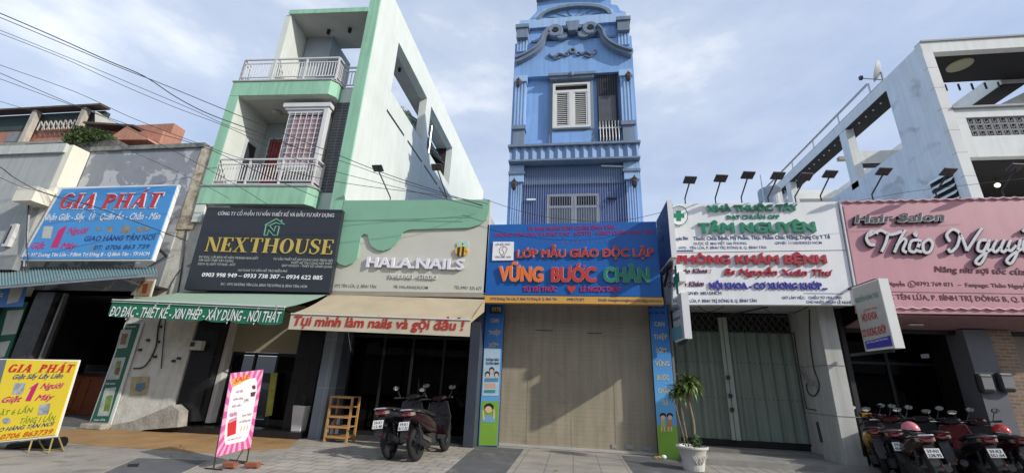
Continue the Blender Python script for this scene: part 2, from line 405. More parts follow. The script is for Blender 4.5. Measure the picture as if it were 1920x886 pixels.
# ================================================================ the ground
asph = mat('asphalt', (.055, .055, .056), .92, .2, 3, .5, 120)
walk = mat('pavement_concrete', (.335, .305, .255), .9, .24, 1.1, .4, 70)
def spots(m, col, scale, lo, hi, amt=.6):
    """irregular stains with their own outline over a material's colour"""
    nt = m.node_tree; N = nt.nodes; L = nt.links; b = N['Principled BSDF']; g = N.new('ShaderNodeNewGeometry'); n = N.new('ShaderNodeTexNoise')
    n.inputs['Scale'].default_value = scale; n.inputs['Detail'].default_value = 5; n.inputs['Distortion'].default_value = .8; L.new(g.outputs['Position'], n.inputs['Vector'])
    r = N.new('ShaderNodeValToRGB'); r.color_ramp.elements[0].position = lo; r.color_ramp.elements[0].color = (0, 0, 0, 1); r.color_ramp.elements[1].position = hi; r.color_ramp.elements[1].color = (amt, amt, amt, 1)
    L.new(n.outputs['Fac'], r.inputs[0]); m_ = N.new('ShaderNodeMix'); m_.data_type = 'RGBA'; m_.inputs[7].default_value = (*col, 1)
    o = b.inputs['Base Color'].links[0].from_socket; L.new(r.outputs[0], m_.inputs[0]); L.new(o, m_.inputs[6]); L.new(m_.outputs[2], b.inputs['Base Color'])
spots(walk, (.14, .125, .105), 2.3, .55, .66, .55); spots(walk, (.42, .40, .36), 5.5, .62, .68, .5)
spots(white, (.44, .46, .43), .8, .60, .74, .3)
setting(MB().box(-900, 900, -900, 900, -.4, -.15).build('road', asph))
setting(MB().box(-70, 70, 2.6, 11.9, -.149, 0).build('sidewalk', walk))
setting(MB().box(-70, 70, 2.4, 2.597, -.149, .004).build('kerb', concrete))
setting(MB().box(-70, 70, 11.9, 60, -.149, -.002).build('ground', concrete))
orange = brickmat('orange_paving_tile', (.36, .21, .085), (.40, .24, .10), (.27, .17, .08), .2, .2, .008, .85, 0, 'XY', .3)
setting(MB().xy([(-11.6, 8.2), (-8.9, 7.75), (-6.5, 7.9), (-5.75, 8.9), (-6.3, 10.05), (-11.6, 10.05)], .001, .006).build('orange_tile_paving', orange))
stamp = brickmat('stamped_concrete', (.36, .33, .28), (.395, .365, .31), (.26, .24, .205), .34, .3, .02, .9, .5, 'XY', .8, .3)
setting(MB().xy([(-5.6, 8.9), (-6.2, 10.2), (-2.25, 10.6), (-2.1, 7.8), (-2.1, 5.5), (-4.6, 5.5), (-5.2, 7.4)], .001, .010).build('stamped_concrete_apron', stamp))
dk = mat('dark_slate_ramp', (.12, .12, .12), .85, .2, 3, .3, 60); spots(dk, (.22, .2, .17), 1.7, .56, .66, .6)
paver = brickmat('patterned_beige_paver', (.36, .335, .28), (.375, .345, .285), (.24, .22, .185), .5, .5, .010, .85, 0, 'XY', .5)
# swirl relief pressed into the beige pavers
nt = paver.node_tree; wv = nt.nodes.new('ShaderNodeTexWave'); wv.wave_type = 'RINGS'; wv.inputs['Scale'].default_value = 5; wv.inputs['Distortion'].default_value = 6; wv.inputs['Detail'].default_value = 1
gg = nt.nodes.new('ShaderNodeNewGeometry'); nt.links.new(gg.outputs['Position'], wv.inputs['Vector'])
b2 = nt.nodes.new('ShaderNodeBump'); b2.inputs['Strength'].default_value = .8; b2.inputs['Distance'].default_value = .02
pb = nt.nodes['Principled BSDF']; old = pb.inputs['Normal'].links[0].from_socket
nt.links.new(wv.outputs['Fac'], b2.inputs['Height']); nt.links.new(old, b2.inputs['Normal']); nt.links.new(b2.outputs[0], pb.inputs['Normal'])
setting(MB().xy([(-2.1, 7.4), (-2.25, 10.9), (2.4, 10.9), (2.4, 7.4)], .001, .006).build('dark_ramp', dk))
setting(MB().xy([(-1.12, 7.4), (-1.12, 10.895), (1.06, 10.895), (1.06, 7.4)], .008, .016).build('beige_paver_path', paver))
groove = brickmat('grooved_grey_paver', (.30, .285, .25), (.34, .32, .285), (.17, .16, .145), .25, .9, .014, .9, 0, 'XY', .6)
setting(MB().xy([(2.42, 7.0), (2.42, 10.35), (6.2, 10.35), (6.2, 7.0)], .001, .008).build('grooved_paver_walk', groove))
dkapron = mat('shaded_dark_concrete', (.17, .165, .155), .9, .25, 1.5, .4, 60)  # shade over this corner is put into a darker concrete colour
setting(MB().xy([(6.2, 6.5), (6.2, 11.0), (14, 11.0), (14, 6.5)], .001, .007).build('shaded_concrete_apron', dkapron))
setting(MB().box(2.4, 6.1, 10.36, 14.5, -.1, .12).build('porch_floor', concrete))
t = thing('manhole_cover', 'grey steel cover plate with a lifting hole set flush in the pavement', 'manhole cover', (-6.8, 6.6, 0))
p0 = [PZ(.008).at(x, y) for x, y in [(258, 858), (392, 862), (310, 900), (150, 905)]]
MB().slab(p0, (0, 0, .006)).build('plate', mat('grey_steel_plate', (.17, .17, .175), .6, .2, 4, .2, 30, metal=.3), t)
MB().xy([(p.x, p.y) for p in [W(240, 869, Z=.014), W(262, 868, Z=.014), W(258, 874, Z=.014), W(238, 874, Z=.014)]], .0145, .017).build('lifting_hole', blackm, t)
mb = MB()
q = [(p.x, p.y) for p in p0]; cx = sum(a for a, b in q)/4; cy = sum(b for a, b in q)/4
for i in range(4):
    a, b = q[i], q[(i+1) % 4]
    o = lambda z: (cx+(z[0]-cx)*1.05, cy+(z[1]-cy)*1.05)
    mb.xy([a, b, o(b), o(a)], .002+.0004*i, .012+.0004*i)
mb.build('frame', mat('pale_steel_edge', (.42, .38, .31), .7, .15, 5), t)

# ================================================================ helpers for shopfronts
def railing(root, a, b, h, n, m=alum, r=.018, posts=3, name='railing', mid=True):
    """front run of upright bars between two points"""
    a, b = Vector(a), Vector(b); mb = MB(); up = Vector((0, 0, 1)); d = b-a
    mb.bar(a+up*h, b+up*h, .05, .045); mb.bar(a+up*(h-.16), b+up*(h-.16), .03, .03); mb.bar(a+up*.16, b+up*.16, .03, .03); mb.bar(a+up*.05, b+up*.05, .03, .03)
    for i in range(n+1):
        p = a+d*(i/n); mb.bar(p+up*.175, p+up*(h-.175), .03, .012, d)
    for i in range(posts+1):
        p = a+d*(i/posts); mb.bar(p, p+up*(h-.025), .046, .046, d)
    return mb.build(name, m, root)
def floodlight(a, b, label, group, fwd=.62, yaw=0):
    """sign floodlight: foot at a, bent arm rising to b, flat lamp head tilted back to the sign"""
    t = thing('sign_floodlight', label, 'floodlight', a, group); a, b = Vector(a), Vector(b)
    MB().tube([a - Vector((0, 0, .02)), a+Vector((0, 0, .12)), b], .018, 6).build('arm', darkmetal, t)
    tf = Matrix.Translation(b) @ Matrix.Rotation(yaw, 4, 'Z') @ Matrix.Rotation(math.radians(-28), 4, 'X')
    m = MB(tf); m.box(-.14, .14, -.10, .10, 0, .035); m.box(-.05, .05, -.06, .06, .035, .075)
    for i in range(6): m.box(-.12, .12, -.085+i*.032, -.08+i*.032, .036, .055)
    m.build('lamp_head', mat('dark_lamp_body', (.055, .055, .06), .45, .1, 8), t)
    MB(tf).box(-.12, .12, -.08, .08, -.008, -.001).build('lens', mat('lamp_lens', (.07, .07, .075), .2, 0), t)
    return t
def cable(pts, r=.016, label='', group=None, sag=0):
    P = [Vector(p) for p in pts]
    if len(P) == 2:
        P = [P[0].lerp(P[1], i/14) - Vector((0, 0, sag*(1-(2*i/14-1)**2))) for i in range(15)]
    else: P = [Vector(p) for p in bez(*[tuple(p) for p in P], n=6)]
    return tag(MB().tube(P, r*.62, 5).build('overhead_cable', cablem), label, 'cable', group)

# ================================================================ far left: terracotta block behind
terra = mat('salmon_render', (.45, .215, .15), .9, .15, 1.2, .2, 20, streak=.2)
rust = mat('weathered_brown_roof', (.10, .075, .065), .9, .35, 2.5, .3, 30)
t = thing('apartment_building', 'salmon pink walk-up block with brown corrugated roof behind the laundry shop', 'building', (-26, 17, 0))
Q = PY(16); k = lambda x, y: (Q.at(x, y).x, Q.at(x, y).z)
xl, xr = k(-60, 230)[0], k(178, 235)[0]; zt = k(100, 206)[1]; zb = k(60, 268)[1]
MB().box(xl, k(290, 262)[0]+.4, 16.33, 17, 0, k(0, 240)[1]).build('wall', terra, t)
teal = mat('dark_teal_wall', (.04, .07, .07), .8, .25, 2)
MB().box(xl, xr-.2, 16.3, 16.6, k(0, 240)[1]+.003, zt-.003).build('upper_wall', teal, t)
MB().box(xl, xr, 15.85, 16.32, zb-.35, zb).build('floor_slab', concrete, t)
MB().slab([(xl, 15.8, zt+.03), (xr+.1, 15.8, zt), (xr+.1, 16.3, zt+.02), (xl, 16.3, zt+.05)], (0, 0, .1)).build('roof', rust, t)
for (x, y) in [(52, 262), (142, 250)]:
    c = k(x-(8 if x < 100 else 0), y); MB().box(c[0]-.13, c[0]+.13, 15.9, 16.16, zb, zt-.003).build('column', mat('stained_column_paint', (.52, .47, .40), .9, .2, 3, streak=.3), t)
x0, z0 = k(13, 262); x1, z1 = k(46, 247)
wq = MB().box(x0-.6, x1-.1, 16.26, 16.328, z0+.05, z1+.15).build('window', mat('grey_window', (.2, .22, .22), .4, .2, 3), t)
mb = MB()
for i in range(9):
    xa = k(70+i*9, 232)[0]; za = k(70, 234)[1]
    mb.bar((xa, 16.1, za-.28), (xa, 16.1, za+.28), .05, .05, (1, 0, 0)); mb.bar((xa, 16.1, za+.28), (xa+.5, 16.1, za-.28), .05, .05)
mb.build('railing', mat('cream_railing', (.5, .45, .4), .8, .1, 4), t)
MB().xz([k(178, 207), k(225, 237), k(178, 237)], 16.0, 16.2).build('gable_panel', cream, t)
t2 = thing('terracotta_house', 'salmon house with small gable and dark eaves beyond the grey shop wall', 'house', (-19, 16, 0))
Q = PY(14.6)
xa, za = k(178, 240); xb, zb2 = k(262, 247)
MB().box(xa, k(300, 262)[0], 14.6, 15.2, 0, k(230, 247)[1]).build('wall', terra, t2)
MB().slab([(xa-.2, 14.2, za+.02), (xb+.1, 14.2, zb2+.02), (xb+.1, 14.9, zb2+.06), (xa-.2, 14.9, za+.06)], (0, 0, .1)).build('roof', rust, t2)
MB().xz([k(232, 270), k(262, 250), k(300, 270), k(300, 275), k(232, 275)], 14.0, 14.55).build('gable', mat('salmon_gable', (.52, .26, .18), .9, .12, 2, streak=.15), t2)
for (x, y) in [(200, 250), (240, 251)]:
    c = k(x, y); MB().box(c[0]-.2, c[0]+.2, 14.5, 14.595, c[1]-.07, c[1]+.07).build('vent', blackm, t2)
# leafy things
def leaves(mb, c, rad, n, size, rnd, flat=.6):
    for _ in range(n):
        while True:
            p = Vector((rnd.uniform(-1, 1), rnd.uniform(-1, 1), rnd.uniform(-1, 1)))
            if p.length < 1: break
        p = Vector((p.x*rad[0], p.y*rad[1], p.z*rad[2]))+Vector(c)
        a = Vector((rnd.uniform(-1, 1), rnd.uniform(-1, 1), rnd.uniform(-.6, .8))).normalized(); b = a.orthogonal().normalized()
        s = size*rnd.uniform(.6, 1.3)
        mb.face([p-a*s, p+b*s*.4, p+a*s, p-b*s*.4])
leafm = mat('leaf_green', (.06, .10, .025), .6, .45, 4)
rnd = random.Random(3)
t = thing('shrub', 'dark green shrub growing on the old wall top below the salmon house', 'shrub', tuple(W(165, 272, Y=13)))
mb = MB()
for (x, y, r) in [(145, 262, .55), (165, 256, .7), (185, 258, .65), (150, 270, .5), (175, 268, .6), (199, 262, .4), (160, 250, .35)]:
    leaves(mb, W(x, y, Y=13), (r, .5, r*.62), 420, .075, rnd)
mb.build('foliage', leafm, t)
mb = MB()
for (x, y) in [(150, 262), (165, 258), (182, 260)]: mb.tube([W(166, 285, Y=13), W(x, y, Y=13)], [.05, .015], 5)
mb.build('stem', mat('bark', (.09, .065, .045), .9, .2, 8), t)
t = MB().box(W(60, 270, Y=13).x, W(230, 270, Y=13).x, 12.8, 13.4, 0, W(165, 270, Y=13).z).build('old_parapet_wall', mat('mossy_old_concrete', (.16, .145, .13), .95, .4, 2.5, .4, 20, streak=.4))
tag(t, 'stained old concrete wall top under the shrub behind the laundry shop', 'wall')

# ================================================================ far left neighbour
t = thing('shop_building', 'plain grey shophouse with cream end wall at the edge of the laundry sign', 'building', (-19, 9.5, 0))
fz = W(127, 272, Y=9.5).z; fx = W(127, 272, Y=9.5).x
MB().box(-24, fx-.003, 9.5, 14, 3.6, fz).build('front_wall', greyp, t)
MB().box(-24, fx+.05, 9.42, 9.499, fz-.28, fz+.02).build('parapet_band', mat('pale_grey_band', (.55, .57, .55), .85, .08, 2, streak=.15), t)
MB().box(fx, fx+.22, 9.5, 9.98, 3.2, fz).build('end_wall', cream, t)
ql = [W(x, y, Y=9.3) for x, y in [(57, 358), (92, 360), (76, 388), (54, 384)]]
MB().box(ql[0].x, ql[1].x, 9.0, 9.5, ql[3].z, ql[0].z).build('ledge', cream, t)
ql = [W(x, y, Y=9.45) for x, y in [(15, 425), (36, 420), (20, 462), (6, 462)]]
fwn = MB().box(ql[3].x, ql[1].x, 9.40, 9.499, ql[3].z, ql[1].z).build('window', mat('grey_white_frame', (.6, .6, .58), .5, .1, 4), t)
MB().box(ql[3].x+.08, ql[1].x-.16, 9.38, 9.399, ql[3].z+.08, ql[1].z-.08).build('pane', blackm, fwn)
MB().box(-24, -15.7, 9.5, 9.8, 0, 3.597).build('lower_wall', darkwall, t)
MB().tube([W(56, 372, Y=9.38), W(46, 500, Y=9.38)], .035, 8).build('drain_pipe', mat('grey_pvc', (.36, .37, .37), .5, .1, 4, streak=.2), t)
a_, b_ = W(2, 478, Y=9.3), W(26, 506, Y=9.3); MB().box(a_.x, b_.x, 9.25, 9.5, b_.z, a_.z).build('junction_box', mat('grey_box_paint', (.25, .26, .26), .6, .15, 6), t, bevel=.01)
MB().tube(bez(W(14, 508, Y=9.3), W(30, 520, Y=9.25), W(52, 505, Y=9.3), W(50, 440, Y=9.34), W(55, 362, Y=9.3), n=5), .012, 5).build('wall_cable', cablem, t)
# ================================================================ laundry shop
t = thing('laundry_shop', 'grey weathered single storey shop with dark open front under the blue laundry sign', 'shop', (-13.3, 10, 0))
patch = mat('peeling_grey_paint', (.27, .29, .32), .85, .1, 2.2, .3, 20)
nt = patch.node_tree; N = nt.nodes; L = nt.links; bs = N['Principled BSDF']
g = N.new('ShaderNodeNewGeometry'); nz = N.new('ShaderNodeTexNoise'); nz.inputs['Scale'].default_value = 1.15; nz.inputs['Detail'].default_value = 5; nz.inputs['Distortion'].default_value = 1.2
L.new(g.outputs['Position'], nz.inputs['Vector']); rp = N.new('ShaderNodeValToRGB'); rp.color_ramp.elements[0].position = .53; rp.color_ramp.elements[1].position = .56
L.new(nz.outputs['Fac'], rp.inputs[0]); mmx = N.new('ShaderNodeMix'); mmx.data_type = 'RGBA'; mmx.inputs[7].default_value = (.47, .48, .5, 1)
o0 = bs.inputs['Base Color'].links[0].from_socket; L.new(rp.outputs[0], mmx.inputs[0]); L.new(o0, mmx.inputs[6]); L.new(mmx.outputs[2], bs.inputs['Base Color'])
gz = W(250, 282, Y=10).z
MB().box(fx+.223, -11.2, 10.0, 10.25, 3.3, gz).build('upper_wall', patch, t)
MB().box(fx+.223, -11.1, 9.93, 10.3, gz, gz+.14).build('coping', mat('stained_coping', (.27, .28, .26), .9, .3, 2, streak=.4), t)
peel = mat('peeling_yellow_plaster', (.60, .56, .47), .9, .3, 3.5, .6, 14, dark=(.28, .2, .11))
MB().box(-11.198, -10.66, 9.98, 10.3, 5.2, gz+.02).build('corner_pier', peel, t)
room = MB()
room.box(-15.9, -12.0, 14.6, 14.7, 0, 3.4); room.box(-15.98, -15.9, 10, 14.7, 0, 3.4); room.box(-12.0, -11.95, 10.3, 14.7, 0, 3.4)
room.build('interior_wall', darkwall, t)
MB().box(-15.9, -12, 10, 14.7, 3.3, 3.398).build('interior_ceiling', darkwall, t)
MB().box(-15.9, -11.4, 9.75, 14.6, .002, .12).build('floor', mat('grey_shop_floor', (.13, .13, .12), .7, .2, 3), t)
mp_ = mat('dark_marble_pillar', (.06, .06, .06), .3, .5, 5)
p = W(75, 600, Y=9.9); MB().box(p.x-.32, p.x+.3, 9.8, 10.2, .12, 3.3).build('pillar', mp_, t)
MB().box(p.x+.42, p.x+.48, 9.9, 10.0, .12, 3.3).build('door_post', steel, t)
# things inside the laundry
def place_box(name, label, cat, x0, x1, y0, y1, z0, z1, m):
    t = thing(name, label, cat, ((x0+x1)/2, y0, z0)); MB().box(x0, x1, y0, y1, z0, z1).build('body', m, t, bevel=.02); return t
a = W(122, 690, Y=11); b = W(175, 775, Y=11)
t = place_box('counter', 'rusty red wooden counter inside the dark laundry', 'counter', a.x, b.x+.5, 11, 11.6, .12, 1.15, mat('red_brown_wood', (.20, .055, .022), .6, .2, 4))
MB().box(a.x-.03, b.x+.53, 10.95, 11.62, 1.151, 1.19).build('worktop', mat('dark_worktop', (.05, .03, .02), .4, .2, 4), t)
for i in range(3): MB().box(a.x+.05+i*.33, a.x+.34+i*.33, 10.975, 10.998, .22, 1.05).build('drawer', mat('red_brown_front', (.23, .065, .026), .55, .2, 5), t)
a = W(182, 632, Y=12.2); b = W(222, 700, Y=12.2)
for i in range(2):
    t = place_box('washing_machine', ['pale washing machine standing behind the red counter', 'pale washing machine standing deeper in the laundry'][i], 'washing machine', a.x-.1-i*1.1, a.x+.6-i*1.1, 12.3+i*.3, 13+i*.3, .12, 1.25+.2*i, mat('appliance_white', (.35, .36, .38), .35, .05, 4))
    MB().lathe([(.22, 0), (.24, -.03), (.2, -.04)], (a.x+.25-i*1.1, 12.297+i*.3, .75), 20, 'y').build('door', darkmetal, t)
    MB().box(a.x-.06-i*1.1, a.x+.56-i*1.1, 12.28+i*.3, 12.298+i*.3, 1.1, 1.2).build('control_panel', mat('appliance_grey', (.2, .2, .22), .4, .05), t)
# posters at the far-left wall
def menu(root, pl, quad, m, off=.012): return art(root, pl, 'picture', [quad], m, off)
green_d = mat('dark_green_print', (.02, .11, .07), .6, .05)
palep = mat('pale_print', (.5, .52, .48), .6, .15, 3)
t = thing('menu_board', 'dark green menu board with two pale drink pictures beside the marble pillar', 'menu board', tuple(W(20, 700, Y=9.85)))
Q = PY(9.8)
board(t, 'board', Q, [(0, 572), (52, 565), (10, 680), (-40, 690)], .04, green_d)
art(t, Q, 'picture', [[(14, 582), (45, 580), (30, 625), (2, 628)], [(-8, 642), (20, 638), (8, 668), (-20, 672)]], palep)
# corrugated awning
def corrugated(a, b, c, d, n, m1, m2, root, amp=.018, name='canopy'):
    """sheet from back edge a-b to front edge c-d, ribs running front to back, two paint colours"""
    A, B, C_, D = map(Vector, (a, b, c, d)); up = Vector((0, 0, 1)); g1, g2 = MB(), MB()
    for i in range(n):
        for j in range(4):
            u0 = (i+j/4)/n; u1 = (i+(j+1)/4)/n; h0 = amp*math.cos(j*math.pi/2); h1 = amp*math.cos((j+1)*math.pi/2)
            p = [A.lerp(B, u0)+up*h0, A.lerp(B, u1)+up*h1, C_.lerp(D, u1)+up*h1, C_.lerp(D, u0)+up*h0]
            (g1 if j in (0, 3) else g2).slab(p, (0, 0, -.004))
    g1.build(name, m1, root); g2.build('stripes', m2, root)
t = thing('corrugated_awning', 'sloping grey-green corrugated metal awning under the blue laundry sign', 'awning', (-13.5, 9.9, 3.9))
cg = mat('pale_corrugated', (.36, .43, .43), .5, .12, 3, streak=.2); cg2 = mat('grey_green_corrugated', (.07, .21, .22), .5, .15, 3)
za, zb, zl_ = W(150, 500, Y=9.85).z, W(299, 512, Y=8.8).z, W(-60, 541, Y=8.2).z
corrugated((W(-60, 501, Y=9.85).x, 9.85, za), (W(292, 499, Y=9.85).x, 9.85, za), (W(-60, 534, Y=8.2).x, 8.2, zl_), (W(297, 508, Y=8.8).x, 8.8, zb), 62, cg, cg2, t)
MB().bar((W(-60, 534, Y=8.2).x, 8.2, zl_-.045), (W(297, 508, Y=8.8).x, 8.8, zb-.045), .04, .05).build('front_rail', steel, t)
for x in (-12.9, -11.3): MB().bar((x, 8.85, zb-.05), (x, 9.95, za-.6), .03, .03).build('bracket', steel, t)
t = thing('hanging_banner', 'small blue banner with white machine picture hanging from the corrugated awning', 'banner', tuple(W(20, 540, Y=8.75)))
Q = PY(8.75)
board(t, 'cloth', Q, [(-30, 533), (52, 531), (42, 574), (-40, 577)], .01, mat('blue_banner_print', (.06, .2, .55), .6, .06, 3))
art(t, Q, 'picture', [[(20, 538), (46, 535), (34, 565), (12, 570)]], palep)
write(t, Q, [('ặt', -8, 556, 5, 556, 9)], wh, .006)

# ---------------------------------------------------------------- the blue laundry sign
t = thing('shop_sign', 'blue laundry signboard with red slab lettering above the corrugated awning', 'sign', tuple(W(190, 420, Y=9.6)))
Q = PY(9.34)
bluep = mat('sky_blue_print', (.065, .30, .66), .5, .05, 2)
board(t, 'frame', Q, [(113, 351), (334, 345), (285, 488), (36, 488)], .1, mat('white_sign_frame', (.75, .75, .75), .5, .05), -.008)
board(t, 'panel', Q, [(117, 354), (331, 348), (283, 484), (41, 485)], .02, bluep, .013)
serif_write(t, Q, 'GIA', 112, 391, 176, 391, 24, mat('white_outline', (.85, .85, .85), .5, 0), .018, .006, grow=1.6, slant=.12, thick=.25, thin=.1, name='lettering_outline')
serif_write(t, Q, 'PHÁT', 190, 391, 300, 389, 24, MATS['white_outline'], .018, .006, grow=1.6, slant=.12, thick=.25, thin=.1, name='lettering_outline')
serif_write(t, Q, 'GIA', 112, 391, 176, 391, 24, red, .026, .008, slant=.12, thick=.24, thin=.09)
serif_write(t, Q, 'PHÁT', 190, 391, 300, 389, 24, red, .026, .008, slant=.12, thick=.24, thin=.09)
write(t, Q, [('Nhận Giặt - Sấy,  Ủi   Quần Áo - Chăn - Màn', 80, 413, 300, 411, 11)], wh, .016, 0, .016, .25)
pinkp = mat('magenta_print', (.55, .02, .16), .5, .03)
write(t, Q, [('Người', 126, 438, 164, 438, 11), ('Giặt', 58, 466, 84, 466, 11), ('Máy', 113, 466, 143, 466, 11)], pinkp, .016, 0, .03, .3, 'slogan')
art(t, Q, 'numeral', [[(101, 437), (122, 423), (125, 423), (108, 464), (94, 464), (109, 433)]], pinkp, .016)
write(t, Q, [('GIAO HÀNG TẬN NƠI', 158, 452, 290, 450, 9), ('ĐT:', 176, 468, 192, 468, 8), ('0706 863 739', 198, 468, 280, 466, 8)], navyp, .016, 0, .02, .1, 'delivery_lettering')
write(t, Q, [('ĐC: 307 Đường Tên Lửa - P.Bình Trị Đông B - Q.Bình Tân - TP.HCM', 42, 481, 280, 479, 6)], wh, .016, 0, .03, 0, 'address')
art(t, Q, 'picture', [[(82, 424), (100, 424), (95, 447), (78, 446)]], palep, .016)
art(t, Q, 'clothes_picture', [ell(185, 429, 4, 4), ell(206, 430, 6, 6), [(230, 423), (246, 423), (242, 437), (226, 437)], ell(262, 430, 6, 5), ell(274, 429, 6, 4), ell(173, 465, 4, 3)], mat('mixed_picture', (.3, .28, .22), .6, .4, 8), .016)
MB().bar((-11.0, 9.42, 4.5), (-11.25, 10.0, 4.4), .05, .05).build('bracket', darkmetal, t)
# ---------------------------------------------------------------- yellow board on the pavement
Q = Plane(W(60, 829, Z=.16), (.12, -1, .10))
t = thing('signboard', 'yellow laundry price board propped on the pavement', 'sign', tuple(W(60, 830, Z=0)))
yel = mat('yellow_print', (.78, .60, .04), .5, .05, 2)
board(t, 'frame', Q, [(-55, 671), (149, 674), (105, 818), (-98, 838)], .03, mat('white_board_edge', (.75, .74, .68), .5, .05), -.004)
board(t, 'panel', Q, [(13, 673), (146, 677), (103, 814), (-30, 829)], .012, yel, .009)
board(t, 'side_panel', Q, [(-52, 674), (11.5, 673.5), (-31.5, 829), (-92, 835)], .012, mat('grey_blue_print', (.14, .16, .2), .5, .1), .009)
serif_write(t, Q, 'GIA', 15, 697, 58, 697, 13, red, .011, .004, slant=.1, thick=.27, thin=.11)
serif_write(t, Q, 'PHÁT', 72, 697, 136, 697, 13, red, .011, .004, slant=.1, thick=.27, thin=.11)
write(t, Q, [('Giặt Sấy Lấy Liền', 24, 710, 118, 708, 8), ('GIAO HÀNG TẬN NƠI', -22, 811, 101, 797, 7)], navyp, .012, 0, .022, .25)
write(t, Q, [('Người', 76, 728, 118, 727, 10), ('Máy', 66, 750, 101, 748, 10), ('Giặt', 3, 754, 40, 752, 10)], pinkp, .012, 0, .03, .3, 'slogan')
art(t, Q, 'numeral', [[(54, 728), (70, 717), (73, 717), (57, 751), (47, 751), (59, 727)]], pinkp, .012)
write(t, Q, [('GIẶT 6 LẦN', -16, 781, 60, 772, 9), ('TẶNG 1 LẦN', 36, 794, 102, 788, 10)], mat('leaf_green_print', (.13, .28, .03), .5, .03), .012, 0, .012, 0, 'offer')
write(t, Q, [('0706 863739', 0, 823, 99, 812, 9)], mat('orange_red_print', (.62, .12, .02), .5, .03), .012, 0, .035, .1, 'phone_number')
art(t, Q, 'picture', [[(28, 717), (48, 717), (42, 738), (22, 738)], [(75, 758), (95, 755), (90, 776), (70, 777)], ell(12, 788, 8, 6)], mat('machine_picture', (.42, .47, .52), .5, .5, 9), .012)
mb = MB(); A = Q.at(100, 816, -.03); B = Q.at(-80, 834, -.03)
for p in (A, B, Q.at(60, 822, -.03)):
    mb.tube([p+Vector((0, 0, .1)), (p.x, p.y+.25, .01)], .012); mb.tube([p+Vector((0, 0, .1)), (p.x+.05, p.y-.02, .01)], .012)
mb.tube([(A.x, A.y+.25, .015), (B.x, B.y+.25, .015)], .012)
mb.build('stand', mat('rusty_yellow_steel', (.35, .27, .12), .7, .2, 6), t)
tag(MB().tube([Q.at(-30, 845)+Vector((0, .35, -.0)), Q.at(70, 833)+Vector((0, .4, 0)), ], .09, 8).build('bag', blackm), 'black bag lying behind the yellow board', 'bag')
# ================================================================ pier between the laundry and the design office
t = thing('party_wall_pier', 'old white rendered pier with cables between laundry and design office', 'pier', (-10.7, 10.05, 0))
pierm = mat('flaking_white_render', (.66, .65, .60), .9, .07, 3, .5, 18, streak=.10, dark=(.50, .48, .43))
MB().box(-11.9, -9.75, 10.03, 10.9, 0, 6.0).build('wall', pierm, t)
MB().xz([(-11.55, 5.45), (-10.7, 5.45), (-10.95, 4.9), (-11.2, 5.05), (-11.45, 4.85)], 10.015, 10.029).build('peeled_patch', peel, t)
mb = MB(); Q = PY(10.0)
mb.tube([Q.at(x, y) for x, y in bez((352, 400), (345, 470), (330, 560), (300, 600), (292, 650), (272, 685), (250, 690), n=5)], .018)
mb.tube([Q.at(x, y) for x, y in bez((338, 505), (318, 540), (310, 600), (302, 690), n=5)], .012)
mb.build('cable', cablem, t)
for x, y in [(277, 637), (262, 655), (290, 668), (335, 671), (325, 676), (296, 640), (300, 612)]:
    p = Q.at(x, y); MB().box(p.x-.04, p.x+.04, 9.98, 10.029, p.z-.03, p.z+.03).build('clip', darkmetal, t)
art(t, Q, 'poster', [[(246, 706), (281, 705), (274, 739), (242, 741)]], mat('faded_yellow_paper', (.42, .36, .2), .8, .3, 6), -.015)
art(t, Q, 'poster_picture', [[(256, 718), (272, 716), (272, 728), (262, 734), (253, 731)]], mat('faded_blue_ink', (.12, .2, .28), .8, .2, 6), -.012)
# little pipes and box high on the pier
p = Q.at(352, 498); MB().tube([p, p+Vector((.25, -.12, .05)), p+Vector((.45, -.1, -.25))], .03).build('pipe', steel, t)
t = thing('meter_box', 'small pale meter box fixed on the black wall beside the white pier', 'meter box', tuple(W(370, 646, Y=9.95)))
a = W(361, 638, Y=9.98); b = W(380, 656, Y=9.98)
MB().box(a.x, b.x, 9.9, 10.02, b.z, a.z).build('case', mat('pale_plastic', (.5, .5, .47), .5, .08, 6), t, bevel=.01)
MB().box(a.x+.05, a.x+.17, 9.885, 9.899, b.z+.08, a.z-.04).build('dial', blackm, t)
# menu banner on the pier
Q = PY(9.97)
t = thing('menu_banner', 'tall green drinks menu board standing against the white pier', 'menu board', tuple(W(190, 792, Y=9.97)))
board(t, 'frame', Q, [(235, 604), (269, 604), (207, 795), (167, 793)], .03, mat('white_menu_frame', (.62, .64, .62), .5, .05), -.006)
board(t, 'panel', Q, [(237, 606), (262, 606), (202, 791), (170, 790)], .02, green_d, .01)
art(t, Q, 'photo_panel', [[(227, 618), (247, 617), (238, 651), (217, 653)], [(213, 670), (236, 669), (223, 710), (200, 711)], [(197, 727), (218, 725), (204, 779), (182, 779)]], mat('pale_photo', (.45, .48, .44), .6, .25, 6), .013)
art(t, Q, 'drink_picture', [[(199, 742), (211, 740), (205, 770), (194, 770)], [(219, 676), (228, 676), (222, 700), (213, 700)]], mat('green_drink', (.18, .3, .06), .5, .4, 10), .016)
art(t, Q, 'drink_cup', [[(219, 688), (226, 688), (222, 702), (215, 702)], [(229, 625), (240, 625), (234, 645), (225, 645)]], mat('brown_drink', (.22, .12, .06), .5, .3, 8), .019)
write(t, Q, [('Trà chanh', 236, 613, 255, 613, 3), ('TRÀ XANH', 198, 720, 216, 720, 3), ('Thức uống', 176, 788, 198, 787, 3)], wh, .014)
t = thing('menu_sign', 'small brown framed drink picture hanging above the green awning', 'sign', tuple(W(265, 540, Y=9.6)))
Q = PY(9.6)
board(t, 'frame', Q, [(262, 523), (291, 523), (281, 557), (251, 557)], .04, mat('pale_frame', (.6, .56, .48), .6, .1), -.005)
